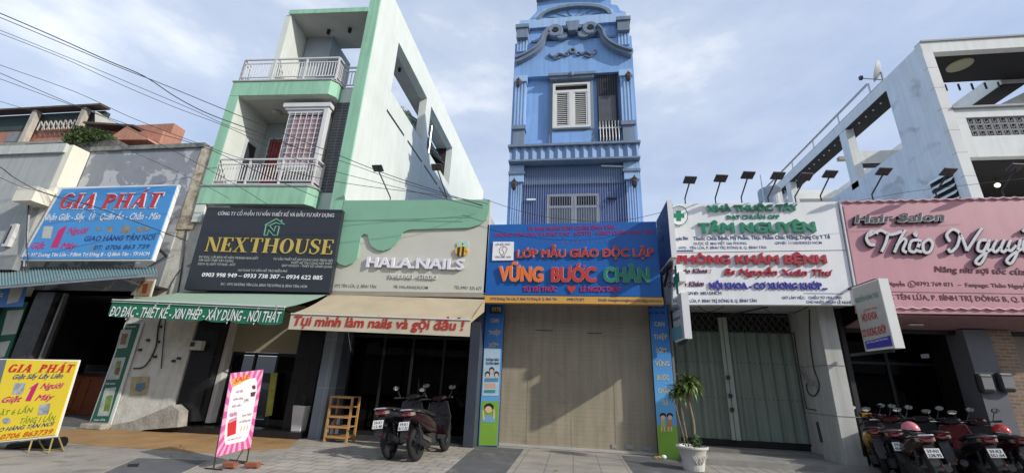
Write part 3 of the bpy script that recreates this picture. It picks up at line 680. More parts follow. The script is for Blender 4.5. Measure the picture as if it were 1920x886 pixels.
board(t, 'picture', Q, [(264, 526), (288, 526), (279, 554), (254, 554)], .02, mat('tan_picture', (.34, .25, .16), .6, .2, 5), .008)
art(t, Q, 'drink_picture', [[(268, 532), (278, 531), (274, 549), (266, 549)]], mat('red_brown_drink', (.25, .05, .02), .5, .2, 8), .012)
MB().box(W(262, 523, Y=9.6).x, W(291, 523, Y=9.6).x, 9.65, 10.03, W(262, 523, Y=9.6).z-.2, W(262, 523, Y=9.6).z-.15).build('bracket', darkmetal, t)
# ================================================================ mint green townhouse with the design office
NA = math.radians(3.1)
NXM = Matrix.Translation((-6.45, 10.15, 0)) @ Matrix.Rotation(NA, 4, 'Z')
NXY = (NXM.to_3x3() @ Vector((0, 1, 0)))
def NXP(d): return Plane(NXM @ Vector((0, d, 0)), -NXY)
NXI = NXM.inverted()
t = house_mint = thing('townhouse', 'mint green and white townhouse with two railed balconies above the dark design office sign', 'house', (-8.5, 10.3, 0))
def nb(): return MB(NXM)
# storey slabs with green fronts
for (za, zb_) in ((5.95, 6.5), (9.66, 10.18)):
    o = nb().xy([(-4.27, 0), (-4.27, 2.6), (-.23, 2.6), (-.23, .42), (-.86, .42), (-.86, .16), (-1.02, 0)], za, zb_).build('balcony_slab', white, t)
    nb().xy([(-4.27, -.02), (-4.27, -.003), (-1.02, -.003), (-.863, .157), (-.863, .42), (-.84, .42), (-.84, .15), (-1.01, -.02)], za+.002, zb_-.002).build('fascia', mint, o)
    nb().xy([(-4.3, -.045), (-4.3, .3), (-.8, .45), (-.8, .14), (-.99, -.045)], zb_, zb_+.045).build('coping', mat('grey_stone_edge', (.34, .34, .33), .8, .15, 4), o)
    nb().xy([(-3.95, .2), (-3.95, 1.48), (-1, 1.48), (-1, .2)], za-.004, za-.001).build('soffit', ceilp, o)
# left wall: white inside, green edge
nb().box(-4.25, -3.99, .012, 8, 5.9, 10.1).build('side_wall', white, t)
nb().box(-4.28, -3.965, -.015, .01, 6.5, 9.66).build('wall_edge', mint, t)
nb().box(-4.28, -3.99, 0, 1.2, 5.4, 5.948).build('wall_foot', white, t)
# recessed loggia, back wall, door
nb().box(-3.99, -2.35, 1.5, 1.7, 6.5, 9.66).build('back_wall', mat('grey_loggia_wall', (.35, .38, .38), .85, .08, 2), t)
dframe = mat('door_frame_white', (.55, .57, .57), .5, .05, 5)
d0 = nb().box(-3.75, -2.45, 1.46, 1.499, 6.5, 9.05).build('balcony_door', dframe, t)
nb().box(-3.68, -2.52, 1.44, 1.459, 8.45, 8.98).build('transom', blackm, d0)
nb().box(-3.68, -3.1, 1.44, 1.459, 6.55, 8.38).build('pane', blackm, d0)
nb().box(-2.98, -2.52, 1.44, 1.459, 7.0, 8.34).build('pane', mat('dark_pane', (.05, .055, .06), .2, .1), d0)
cur = mat('red_curtain', (.30, .055, .06), .85, .3, 6)
mb = nb()
for i in range(9): mb.box(-3.62+i*.055, -3.575+i*.055, 1.405-(i % 2)*.02, 1.43, 6.6, 8.9)
mb.build('curtain', cur, d0)
o = nb().box(-3.985, -3.94, .75, 1.25, 6.55, 8.6).build('side_window', dframe, t)
nb().box(-3.935, -3.92, .82, 1.2, 6.9, 8.5).build('pane', mat('dark_pane', (.05, .055, .06), .2, .1), o)
mb = nb()
mb.lathe([(.17, 0), (.17, -.04), (.11, -.075), (.01, -.09)], (-3.25, .85, 9.655), 18)
mb.build('ceiling_light', mat('dull_lamp_glass', (.45, .44, .42), .3, 0), t)
# projecting bay window with grille and pink curtain
bayw = mat('bay_white', (.62, .63, .64), .6, .06, 3)
def nb(): return MB(NXM @ Matrix.Translation((-.06, -.25, .03)))
bay = nb().box(-2.25, -.98, .55, 1.9, 7.15, 9.1).build('bay_window', bayw, t)
nb().box(-2.15, -1.06, .5, .548, 7.35, 9.05).build('window_opening', blackm, bay)
mb = nb()
for i in range(26): mb.box(-2.12+i*.0405, -2.085+i*.0405, .47-(i % 2)*.012, .497, 7.36, 8.98)
mb.build('curtain', mat('mauve_curtain', (.42, .30, .33), .9, .15, 5), bay)
mb = nb()
mb.box(-2.42, -.88, .36, .6, 9.28, 9.42); mb.box(-2.35, -.93, .4, .6, 9.2, 9.278); mb.box(-2.28, -.97, .44, .6, 9.1, 9.198)
mb.build('hood', bayw, bay)
nb().box(-1.04, -.92, .36, .549, 7.3, 9.198).build('frame_post', bayw, bay)
mb = nb()
for i in range(7): mb.box(-2.19+i*.19, -2.175+i*.19, .41, .425, 7.3, 9.1)
for i in range(11): mb.box(-2.19, -1.05, .426, .438, 7.33+i*.17, 7.345+i*.17)
mb.build('grille', alum, bay)
mb = nb()
for i in range(11): mb.box(-2.262, -2.25, .56, 1.4, 7.33+i*.17, 7.35+i*.17)
for i in range(6): mb.box(-2.274, -2.263, .58+i*.16, .6+i*.16, 7.2, 9.05)
mb.build('side_grille', alum, bay)
def nb(): return MB(NXM)
# tiled column and the tall side wall with its green front edge
tilem = brickmat('charcoal_mosaic_tile', (.05, .055, .06), (.065, .07, .075), (.16, .165, .17), .2, .1, .012, .4, 0)
nb().box(-.95, -.23, .43, 2.6, 5.2, 10.1).build('tiled_column', tilem, t)
SX = -6.45
def yq(px, py): p = W(px, py, X=SX+.1); return p.y, p.z
z0, z1, ya, yb, yc, yd = 11.07, 13.26, 11.85, 15.15, 15.75, 19.4
TOP, FARY = 14.5, 27.5
sw = MB()
sw.box(SX-.23, SX+.1, 10.2, FARY, 3.4, z0); sw.box(SX-.23, SX+.1, 10.2, FARY, z1, TOP)
sw.box(SX-.23, SX+.1, 10.2, ya, z0, z1); sw.box(SX-.23, SX+.1, yb, yc, z0, z1); sw.box(SX-.23, SX+.1, yd, FARY, z0, z1)
side = sw.build('side_wall', white, t)
MB().box(SX-.25, SX+.115, 10.14, 10.198, 5.6, TOP).build('wall_edge', mint, side)
mb = MB()
for (a, b) in ((11.77, 13.38), (13.76, 15.44), (15.74, 17.64), (17.91, 19.45)): mb.box(SX+.09, SX+.104, a, b, 10.17, 10.27)
mb.build('slot', blackm, side)
mb = MB()
mb.box(SX-.8, SX-.231, 10.9, 19.6, z1+.003, z1+.2)
mb.build('terrace_roof', ceilp, t)
MB().box(SX-1.25, SX-1.05, 16.0, 19.6, z0-1, z1).build('terrace_wall', greyp, t)
mb = MB(); mb.box(SX-1.6, SX-.231, 19.4, 19.6, z0-1, z1); mb.build('terrace_end_wall', mat('dark_maroon_wall', (.05, .03, .03), .8, .2), t)
MB().lathe([(.06, 0), (.06, -.16), (.04, -.18)], (SX-.4, 13.2, z1), 10).build('ceiling_light', blackm, t)
MB().lathe([(.06, 0), (.06, -.16), (.04, -.18)], (SX-2.0, 10.75, 12.93), 10).build('ceiling_light', blackm, t)
MB().lathe([(.06, 0), (.06, -.16), (.04, -.18)], (SX-1.2, 10.75, 12.93), 10).build('ceiling_light', blackm, t)
# striped awning behind the openings
g1, g2 = MB(), MB()
for i in range(16): (g1 if i % 2 else g2).slab([(SX-.3, 15.5+i*.25, 12.35), (SX-.3, 15.73+i*.25, 12.35), (SX-.95, 15.73+i*.25, 12.85), (SX-.95, 15.5+i*.25, 12.85)], (0, 0, .01))
st = g1.build('striped_shade', mat('pale_stripe', (.4, .45, .46), .7, .05), t); g2.build('stripes', mat('teal_stripe', (.06, .18, .22), .7, .05), st)
MB().tube([(SX-.1, 16.6, z0), (SX-.1, 16.6, 12.8)], .03).build('shade_post', steel, t)
MB().box(SX-.75, SX-.24, 13.0, 15.1, z0-.3, z0+.1).build('planter_ledge', greyp, t)
for i, (y, h, n_) in enumerate(((13.4, .45, 260), (14.1, .75, 420), (14.8, .6, 340))):
    p_ = thing('terrace_shrub', ['low leafy shrub in the opening of the tall white side wall', 'tall yellow green shrub leaning out of the opening of the white side wall', 'dark shrub beside the pillar in the white side wall opening'][i], 'shrub', (SX-.45, y, z0+.1), 'shrubs on the mint house terrace')
    mb = MB(); leaves(mb, (SX-.42, y, z0+.15+h*.5), (.3, .36, h*.55), n_, .05, rnd); mb.build('foliage', [leafm, mat('yellow_green_leaf', (.13, .18, .03), .6, .4, 5), leafm][i], p_)
    MB().tube([(SX-.45, y, z0+.1), (SX-.42, y, z0+.2+h*.5)], .02).build('stem', MATS['bark'], p_)
# roof canopy, side wall and rear box on the top terrace
nb().box(-3.0, -.23, 0, 1.6, 12.93, 13.1).build('canopy_slab', ceilp, t)
nb().box(-3.03, -.23, -.02, -.001, 12.94, 13.12).build('canopy_fascia', mint, t)
nb().box(-3.15, -2.95, .02, 2.4, 10.2, 12.928).build('terrace_side_wall', white, t)
nb().box(-2.9, -1.95, 1.0, 2.4, 10.2, 12.928).build('stair_box', mat('blue_grey_paint', (.32, .36, .40), .8, .06, 2), t)
def nw(x, y, z): return NXM @ Vector((x, y, z))
def rail_set(root, z, x0, x1, y0, yb_):
    railing(root, nw(x0, y0, z), nw(x1, y0, z), .86, 34, posts=3)
    railing(root, nw(x1, y0, z), nw(x1+.02, yb_, z), .86, 6, posts=1)
    railing(root, nw(x0, y0, z), nw(x0, yb_*.6, z), .86, 3, posts=1)
rail_set(t, 6.545, -4.02, -.93, .03, .42)
rail_set(t, 10.225, -4.12, -.9, .03, .55)
railing(t, nw(-.88, .5, 10.225), nw(-.25, .5, 10.225), .86, 6, posts=1)
nb().box(-4.02+1.75, -1.3, .2, .5, 7.1, 7.4).build('balcony_shelf', bayw, t)
# ground floor of the design office
nb().box(-3.25, -2.62, .08, .9, .25, 3.4).build('pier', blacktile, t)
nb().box(-.55, .1, .3, .9, .15, 3.4).build('pier', blacktile, t)
nb().box(-2.6, -2.48, .35, .62, .2, 3.4).build('door_jamb', mat('grey_white_frame', (.6, .6, .58), .5, .1, 4), t)
shut = mat('beige_roller_shutter', (.30, .28, .21), .5, .06, 2)
mb = nb()
for i in range(14): mb.box(-2.48, -.56, .5+.002*(i % 2), .53, 1.93+i*.09, 2.018+i*.09)
mb.build('roller_shutter', shut, t)
mb = nb()
for x in (-2.48, -1.85, -1.22, -.62): mb.box(x, x+.06, .56, .62, .2, 1.93)
mb.box(-2.48, -.56, .565, .615, 1.86, 1.929); mb.box(-2.48, -.56, .565, .615, .2, .32)
gd = mb.build('glass_door', blackm, t)
nb().box(-2.45, -.58, .585, .593, .33, 1.85).build('pane', darkglass, gd)
nb().box(-2.45, -.6, 2.5, 2.6, .2, 3.4).build('interior_wall', darkwall, t)
nb().box(-3.3, .15, .7, 2.6, .15, .199).build('floor', darkfloor, t)
nb().box(-3.4, .1, -.05, .7, .004, .15).build('step', blacktile, t)
nb().box(-4.0, .1, .35, .95, 3.4, 5.95).build('lower_wall', greyp, t)
nb().box(-3.3, .1, .1, 2.5, 3.3, 3.398).build('interior_ceiling', darkwall, t)
# concrete steps, lit
t = thing('broken_step', 'cracked concrete kerb stump sloping down beside the white pier', 'step', (-10.6, 9.9, 0))
stc = mat('broken_concrete', (.36, .34, .30), .95, .3, 4, .8, 18)
MB().slab([W(x, y, Y=9.75) for x, y in [(206, 808), (210, 796), (250, 788), (290, 772), (322, 758), (335, 770), (332, 800), (270, 805), (240, 815)]], (0, .27, 0)).build('slope', stc, t)
MB().box(-11.6, -11.0, 9.5, 9.74, 0, .13).build('rubble', stc, t, bevel=.03)
# ---------------------------------------------------------------- design office sign
Q = NXP(-.17)
t = thing('shop_sign', 'dark slate design office signboard with gold serif letters', 'sign', tuple(W(500, 450, Y=10)))
slate = mat('slate_sign_panel', (.030, .034, .046), .45, .12, 1.5)
board(t, 'panel', Q, [(388, 388), (642, 393), (616.5, 548), (345, 542)], .16, slate)
gold = mat('gold_letter', (.62, .47, .11), .35, .06, 5, metal=.35)
silv = mat('silver_letter', (.55, .55, .55), .4, .05)
serif_write(t, Q, 'NEXTHOUSE', 384, 471, 622, 477, 25.5, gold, .003, .02, thick=.2, thin=.055, sl=.07)
write(t, Q, [('CÔNG TY CỔ PHẦN TƯ VẤN THIẾT KẾ VÀ ĐẦU TƯ XÂY DỰNG', 408, 403, 626, 407, 6.5)], silv, .003, .006, .012, 0, 'company_line')
write(t, Q, [('0903 998 949 – 0933 738 387 – 0934 622 885', 378, 518, 604, 524, 7.5)], wh, .003, .004, .02, 0, 'phone_numbers')
write(t, Q, [('ĐO ĐẠC, LẬP BẢN VẼ HIỆN TRẠNG NHÀ ĐẤT', 373, 483, 484, 486, 4), ('XIN GIẤY PHÉP XÂY DỰNG', 372, 489, 437, 491, 4), ('DỊCH VỤ GIẤY TỜ NHÀ - ĐẤT', 371, 496, 441, 498, 4),
  ('TƯ VẤN THIẾT KẾ XÂY DỰNG NHÀ TRỌN GÓI', 512, 487, 624, 490, 4), ('THIẾT KẾ THI CÔNG NỘI THẤT', 545, 494, 623, 496, 4), ('QUY HOẠCH – THIẾT KẾ CẢNH QUAN', 528, 499, 622, 502, 4),
  ('HOTLINE TƯ VẤN HỖ TRỢ MIỄN PHÍ', 446, 508, 538, 510, 4), ('ĐC : 597C ĐƯỜNG TÊN LỬA, BÌNH TRỊ ĐÔNG B, BÌNH TÂN, HCM', 414, 534, 575, 539, 4.5)], mat('pale_print', (.5, .52, .48), .6, .15, 3), .004, 0, .012, 0, 'small_lettering')
green_l = mat('green_outline', (.18, .42, .30), .5, .05)
strokes(t, Q, [[(497, 422), (519, 410), (534, 421), (522, 419), (519, 417), (507, 422)], [(528, 412), (528, 418)]], 2.0, green_l, .003, .012, 'roof_emblem')
strokes(t, Q, [[(495, 441), (499, 422), (506, 423), (514, 433), (517, 424), (524, 424), (520, 441), (513, 441), (504, 431), (501, 441), (495, 441)]], 1.8, green_l, .003, .012, 'letter_emblem')
# ---------------------------------------------------------------- fabric awnings
def valance(root, a, b, h, scallops, m, name='valance'):
    a, b = Vector(a), Vector(b); n = scallops*8 if scallops else 24; top, bot = [], []
    for i in range(n+1):
        u = i/n; p = a.lerp(b, u); s = abs(math.sin(math.pi*u*scallops)) if scallops else 1
        wv_ = Vector((0, .004*math.sin(u*47)+.003*math.sin(u*23+1), 0)); top.append(p); bot.append(p - Vector((0, 0, h-(.05*(1-s**.5) if scallops else 0))) + wv_)
    mb = MB(); vs = top+bot
    mb.add(vs, [(i, i+1, n+2+i, n+1+i) for i in range(n)])
    mb.add([v+Vector((0, .004, 0)) for v in vs], [(i, i+1, n+2+i, n+1+i) for i in range(n)])
    return mb.build(name, m, root, smooth=True)
def canopy(root, A, B, C_, D, m, name='canopy', ribs=0, sagd=.04):
    A, B, C_, D = map(Vector, (A, B, C_, D)); nu, nv = 28, 10; vs = []; fs = []
    for j in range(nv+1):
        for i in range(nu+1):
            u, v = i/nu, j/nv; p = A.lerp(B, u).lerp(C_.lerp(D, u), v)
            p = p - Vector((0, 0, sagd*math.sin(math.pi*v)*(1+.4*math.sin(u*9))))
            vs.append(p)
    for j in range(nv):
        for i in range(nu): fs.append((j*(nu+1)+i, j*(nu+1)+i+1, (j+1)*(nu+1)+i+1, (j+1)*(nu+1)+i))
    o = MB().add(vs, fs).build(name, m, root, smooth=True); return o
def striped(name, c1, c2, per):
    m = mat(name, c1, .75, 0); nt = m.node_tree; N = nt.nodes; L = nt.links; g = N.new('ShaderNodeNewGeometry'); sp = N.new('ShaderNodeSeparateXYZ'); L.new(g.outputs[0], sp.inputs[0])
    mt = N.new('ShaderNodeMath'); mt.operation = 'MULTIPLY'; mt.inputs[1].default_value = 1/per; fr = N.new('ShaderNodeMath'); fr.operation = 'FRACT'
    gt = N.new('ShaderNodeMath'); gt.operation = 'GREATER_THAN'; gt.inputs[1].default_value = .62
    L.new(sp.outputs[0], mt.inputs[0]); L.new(mt.outputs[0], fr.inputs[0]); L.new(fr.outputs[0], gt.inputs[0])
    mm = N.new('ShaderNodeMix'); mm.data_type = 'RGBA'; mm.inputs[6].default_value = (*c1, 1); mm.inputs[7].default_value = (*c2, 1); L.new(gt.outputs[0], mm.inputs[0])
    L.new(mm.outputs[2], N['Principled BSDF'].inputs['Base Color']); return m
Q = PY(8.8)
t = thing('fabric_awning', 'green striped fabric awning with scalloped valance and white lettering', 'awning', (-8.6, 10, 3.4))
a, b = Q.at(212, 562), Q.at(535, 576); c, d = W(347, 545, Y=9.98), W(618, 549, Y=10.15)
canopy(t, (c.x, 9.98, c.z-.02), (d.x, 10.13, d.z-.02), a, b, striped('green_striped_canvas', (.19, .30, .22), (.42, .50, .40), .085), sagd=.03)
grn = mat('green_canvas', (.012, .17, .09), .75, .10, 3)
valance(t, a, b, .40, 7, grn)
trim = mat('white_trim', (.6, .6, .58), .7, 0)
MB().tube([a-Vector((0, .012, -.005)), b-Vector((0, .012, -.005))], .018).build('front_bar', trim, t)
MB().tube([a-Vector((0, .02, .045)), b-Vector((0, .02, .045))], .008).build('trim_line', trim, t)
vs, fs = glyphs('ĐO ĐẠC - THIẾT KẾ - XIN PHÉP - XÂY DỰNG - NỘI THẤT', .016, .22, 2)
write(t, Q, [('ĐO ĐẠC - THIẾT KẾ - XIN PHÉP - XÂY DỰNG - NỘI THẤT', 205, 592, 525, 604, 18)], wh, .010, 0, .016, .2)
for x in (-10.2, -8.4, -6.7): MB().bar((x, 8.85, 2.88), (x, 10.0, 2.75), .03, .03).build('arm', darkmetal, t)
t = thing('fabric_awning', 'cream fabric awning with red handwritten nail salon slogan on its valance', 'awning', (-4.2, 10.2, 3.5))
a, b = Q.at(546, 588), Q.at(883, 600); c, d = W(618, 552, Y=10.18), W(909, 561, Y=10.18)
beige = mat('beige_canvas', (.44, .365, .245), .8, .10, 2, .25, 6)
canopy(t, c, d, a, b, beige, sagd=.05)
valance(t, a, b, .335, 0, mat('cream_canvas', (.60, .53, .40), .8, .12, 2))
MB().tube([a-Vector((0, .01, -.004)), b-Vector((0, .01, -.004))], .016).build('front_bar', trim, t)
MB().slab([b, d, d-Vector((0, 0, .3)), b-Vector((0, 0, .05))], (.004, 0, 0)).build('side_flap', beige, t)
write(t, Q, [('Tụi mình làm nails và gội đầu !', 549, 609, 870, 619, 18)], mat('brick_red_print', (.45, .04, .025), .6, .05), .010, 0, .035, .12)
for x in (-5.9, -4.2, -2.4): MB().bar((x, 8.85, 2.7), (x, 10.2, 2.9), .03, .03).build('arm', darkmetal, t)
# ================================================================ nail studio
t = thing('nail_studio', 'nail studio shopfront with dark glass doors and blue grey pillar under the cream awning', 'shop', (-4.3, 10.5, 0))
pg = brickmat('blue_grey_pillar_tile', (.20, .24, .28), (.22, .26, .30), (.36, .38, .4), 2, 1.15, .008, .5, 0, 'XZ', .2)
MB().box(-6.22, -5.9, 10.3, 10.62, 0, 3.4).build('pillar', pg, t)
MB().box(-6.22, -5.903, 10.621, 11.3, 0, 3.4).build('side_wall', brickmat('shaded_side_tile', (.075, .09, .115), (.085, .10, .125), (.2, .21, .22), 2, 1.15, .008, .5, 0, 'YZ', .2), t)  # pillar tile again, with the awning's shade put into a darker colour
pn = mat('dark_blue_pillar', (.05, .06, .085), .5, .1, 3)
MB().box(-2.5, -2.26, 10.5, 11.2, 0, 3.4).build('pillar', pn, t)
MB().box(-6.2, -2.2, 10.35, 20, 3.5, 5.75).build('upper_wall', greyp, t)
MB().box(-5.9, -2.5, 10.5, 16, 3.3, 3.498).build('interior_ceiling', darkwall, t)
MB().box(-5.9, -2.5, 10.55, 16, .003, .06).build('floor', darkfloor, t)
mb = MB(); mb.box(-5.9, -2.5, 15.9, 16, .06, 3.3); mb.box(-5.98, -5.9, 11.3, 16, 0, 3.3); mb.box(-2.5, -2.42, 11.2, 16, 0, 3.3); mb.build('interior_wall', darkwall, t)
mb = MB()
for x in (-5.9, -5.0, -4.2, -3.35, -2.56): mb.box(x, x+.06, 11.1, 11.16, .06, 3.3)
mb.box(-5.9, -2.5, 11.105, 11.155, 2.45, 2.52); mb.box(-5.9, -2.5, 11.105, 11.155, .06, .16)
gd = mb.build('glass_front', mat('charcoal_frame', (.02, .02, .022), .4, .1), t)
MB().box(-5.88, -2.52, 11.125, 11.133, .165, 3.29).build('pane', darkglass, gd)
sheer = mat('sheer_curtain', (.30, .29, .28), .9, .2, 5)
mb = MB()
for i in range(7): mb.box(-5.25+i*.045, -5.215+i*.045, 11.4-(i % 2)*.03, 11.43, .1, 2.6)
for i in range(5): mb.box(-3.95+i*.05, -3.91+i*.05, 11.5-(i % 2)*.03, 11.53, .5, 3.1)
mb.build('curtain', sheer, t)
t = thing('ceiling_lamp', 'lit white square ceiling lamp inside the nail studio', 'lamp', (-3.05, 11.7, 3.2))
MB().box(-3.22, -2.9, 11.6, 11.8, 3.2, 3.299).build('housing', wh, t)
MB().box(-3.2, -2.92, 11.62, 11.78, 3.18, 3.199).build('diffuser', mat('lamp_glow', (1, .97, .9), .5, 0, emit=3), t)
for i in range(3):
    p = W([761, 770, 778][i], [634, 640, 641][i], Y=11.5)
    o = thing('spotlight', ['lit ceiling spotlight in the nail studio, first of the row', 'lit ceiling spotlight in the nail studio, middle of the row', 'lit ceiling spotlight in the nail studio, last of the row'][i], 'spotlight', (p.x, 11.5, 3.25), 'spotlights in the nail studio')
    MB().lathe([(.03, .05), (.03, -.12), (.028, -.12)], (p.x, 11.5, 3.25), 10).build('housing', darkmetal, o)
    MB().lathe([(.024, -.121), (.024, -.128)], (p.x, 11.5, 3.25), 10).build('bulb', mat('spot_glow', (1, .95, .85), .5, 0, emit=6), o)
# display shelf with bottles inside
p = W(848, 760, Y=12.2)
t = thing('display_shelf', 'dark display shelf with small bottles inside the nail studio', 'shelf', (p.x, 12.2, .06))
wdk = mat('dark_wood', (.06, .045, .035), .6, .2, 5)
mb = MB()
for z in (.3, .7, 1.1, 1.5, 1.9): mb.box(p.x-.35, p.x+.35, 12.0, 12.3, z, z+.03)
mb.box(p.x-.38, p.x-.35, 12, 12.3, .06, 2.1); mb.box(p.x+.35, p.x+.38, 12, 12.3, .06, 2.1); mb.build('frame', wdk, t)
colsb = [(.45, .3, .2), (.4, .1, .1), (.5, .45, .35), (.2, .2, .3)]
for z in (.73, 1.13, 1.53):
    for i in range(6):
        x = p.x-.28+i*.11; h = .1+.05*((i*7+int(z*10)) % 3)
        o = MB().lathe([(.035, 0), (.035, h*.7), (.015, h*.8), (.015, h)], (x, 12.1, z+.001), 10).build('bottle', mat('bottle_%d' % ((i+int(z*10)) % 4), colsb[(i+int(z*10)) % 4], .3, .1), None)
        tag(o, 'small coloured bottle standing on the dark shelf in the nail studio', 'bottle', 'bottles on the nail studio shelf')
# wooden rack
woodm = mat('honey_pine_wood', (.46, .25, .09), .6, .15, 6, .15, 30)
a = W(614, 816, Z=0); t = thing('shoe_rack', 'open pine rack with five slatted shelves beside the blue grey pillar', 'rack', (-5.55, 9.95, .0))
X0, X1, Y0, Y1 = W(613, 812, Y=10.05).x+.02, W(655, 814, Y=10.05).x, 9.95, 10.3
zt = W(640, 742, Y=10).z
mb = MB()
for x in (X0, X1):
    for y in (Y0, Y1): mb.box(x-.022, x+.022, y-.022, y+.022, .012, zt)
mb.build('post', woodm, t)
for i in range(5):
    z = .12+(zt-.14)*i/4; mb = MB()
    for j in range(6): mb.box(X0-.02, X1+.02, Y0-.01+j*.062, Y0+.038+j*.062, z, z+.018)
    mb.box(X0-.015, X1+.015, Y0-.026, Y0-.012, z-.02, z+.025); mb.box(X0-.035, X0-.023, Y0, Y1, z-.03, z+.02); mb.build('shelf', woodm, t)
# white planter by the office
p = W(584, 822, Z=.0)
t = thing('planter', 'tapered white planter with a dark stub of plant at the office door', 'planter', (-6.5, 10.35, .15))
MB().box(-6.69, -6.37, 10.22, 10.5, 0, .148).build('plinth', blacktile, t)
MB().loft([[(-6.53-r*.5+x*r, 10.36-r*.5+y*r, z) for x, y in ((0, 0), (1, 0), (1, 1), (0, 1))] for r, z in ((.24, .15), (.32, .72), (.27, .72), (.26, .66))]).build('pot', mat('white_planter_glaze', (.55, .55, .55), .35, .08, 4), t, bevel=.01)
mb = MB(); leaves(mb, (-6.53, 10.36, .8), (.08, .08, .14), 40, .04, rnd); mb.build('plant', leafm, t)
# ---------------------------------------------------------------- nail studio sign
Q = PY(10.2)
t = thing('shop_sign', 'cream nail studio signboard with a dripping mint green top and a small bee', 'sign', tuple(W(770, 460, Y=10.2)))
creamp = mat('cream_sign_panel', (.58, .57, .49), .55, .05, 1.5)
board(t, 'panel', Q, [(645, 378), (920, 376), (910, 549), (617, 545)], .14, creamp)
MB().slab([Q.at(x, y) for x, y in [(617, 545.5), (910, 549.5), (909, 557), (620, 553)]], (0, .13, 0)).build('lower_return', mat('tan_return', (.34, .31, .25), .7, .1), t)
drip = [(647, 377), (919, 375.5), (917, 400), (912, 412), (900, 422), (880, 428), (770, 431), (757, 436), (750, 448), (742, 458), (733, 466), (720, 471), (708, 469), (697, 461), (693, 450), (691, 441), (684, 439), (678, 444), (675, 462), (671, 484), (662, 494), (649, 499), (637, 495), (629, 485), (629, 472), (634, 440)]
art(t, Q, 'mint_drip', [drip], mat('mint_sign_panel', (.235, .46, .32), .5, .05, 1.5), .001, .055)
ltr = mat('lilac_white_letter', (.78, .76, .84), .4, .02)
write(t, Q, [('HALA.NAILS', 688, 501, 871, 506, 19)], ltr, .03, .05, .035, 0, res=3)
write(t, Q, [('NAILS ART - STUDIO', 731, 521, 820, 524, 8)], mat('pale_grey_letter', (.66, .66, .62), .5, .02), .012, .03, .012, 0, 'subtitle')
write(t, Q, [('597J TÊN LỬA, Q. BÌNH TÂN', 627, 538, 705, 540, 6), ('FB: HALANAILROOM', 738, 540, 802, 542, 6), ('TEL:0901 325 677', 851, 541, 903, 543.5, 6)], mat('dark_grey_print', (.07, .07, .07), .6, 0), .004, 0, .004, 0, 'address')
o = art(t, Q, 'bee_body', [ell(866, 471, 12, 9.5, 20)], mat('honey_yellow', (.72, .45, .06), .5, .03), .004, .05)
art(t, Q, 'bee_stripe', [[(858, 464), (863, 462), (861, 481), (857, 479)], [(867, 461.7), (871, 462.3), (869, 480.4), (865, 480.6)]], mat('dark_brown_stripe', (.05, .025, .02), .5, 0), .056, .004)
art(t, Q, 'bee_wing', [ell(863, 458, 6, 6, 14), ell(873, 458, 6, 6, 14)], mat('pale_mint_wing', (.42, .62, .52), .5, .03), .003, .03)
art(t, Q, 'bee_face', [ell(873, 470, 1.2, 1.2, 8), ell(876, 472, .9, .9, 8)], blackm, .062)
fl = []
for i, (a, b) in enumerate([((731, 378), (708, 316)), ((837, 377), (819, 314))]):
    p = W(a[0], a[1], Y=10.27); q = W(b[0], b[1], Y=9.7)
    floodlight(p, q, ['floodlight on a bent arm above the drips of the nail sign', 'floodlight on a bent arm above the bee of the nail sign'][i], 'floodlights over the shop signs')
t = thing('stand_banner', 'pink sale banner stand on a thin steel frame weighted by two bricks', 'banner', tuple(W(450, 870, Z=0)))
PB = W(400, 880, Z=.0); PC = W(481, 866, Z=.0); dd = (PC-PB); nn = Vector((dd.y, -dd.x, 0)).normalized()
if nn.y > 0: nn = -nn
Q = Plane(PB, nn)
pink = mat('pale_pink_print', (.72, .36, .50), .5, .04); hot = mat('hot_pink_print', (.60, .09, .30), .5, .04)
board(t, 'panel', Q, [(433, 699), (494, 692), (470, 838), (405, 856)], .008, pink)
cxp, cyp = 452, 775
Qq = [(433, 699), (494, 692), (470, 838), (405, 856)]
def edge(u):   # point round the banner's outline, u in 0..4
    i = int(u) % 4; f = u-int(u); a, b = Qq[i], Qq[(i+1) % 4]; return (a[0]+(b[0]-a[0])*f, a[1]+(b[1]-a[1])*f)
rays = []
for i in range(22):
    a, b = edge(i*4/22), edge((i+.5)*4/22); rays.append([(cxp, cyp), a, b])
art(t, Q, 'rays', rays, hot, .002)
def rrect(q, r=.18):
    o = []
    for i in range(4):
        p, a, b = Vector(q[i]), Vector(q[i-1]), Vector(q[(i+1) % 4])
        for k in range(5):
            f = k/4; s, e = p.lerp(a, r*.5 if i % 2 else r), p.lerp(b, r if i % 2 else r*.5); o.append(tuple(s.lerp(p, f).lerp(p.lerp(e, f), f)))
    return o
art(t, Q, 'white_field', [rrect([(435, 716), (486, 706), (466, 824), (417, 835)], .35)], mat('pinkish_white', (.76, .72, .72), .5, .02), .004)
orp = mat('orange_print', (.75, .33, .06), .5, .03)
art(t, Q, 'sale_flash', [[(435, 710), (466, 701), (469, 708), (437, 725)]], orp, .006)
write(t, Q, [('SALE', 438, 718, 466, 708, 9)], red, .008, 0, .03, .1, 'sale_lettering')
dkp = mat('plum_print', (.2, .05, .12), .5, 0)
write(t, Q, [('Gội đầu', 441, 736, 455, 734, 4.5), ('chăm nâng', 436, 750, 455, 747, 4.5), ('bấm nắn /', 434, 763, 453, 760, 4.5), ('Làm Nail', 453, 780, 470, 777, 4.5), ('có dưỡng sinh', 448, 792, 469, 788, 4.5), ('39K', 456, 754, 466, 751, 6), ('Tel: 0901 325 677', 425, 826, 452, 820, 3)], dkp, .007, 0, .01, 0)
write(t, Q, [('1 1 1', 450, 807, 463, 804, 8)], orp, .007, 0, .03, .1, 'numerals')
art(t, Q, 'gift_box', [[(427, 792), (444, 785), (442, 812), (426, 818)]], red, .007)
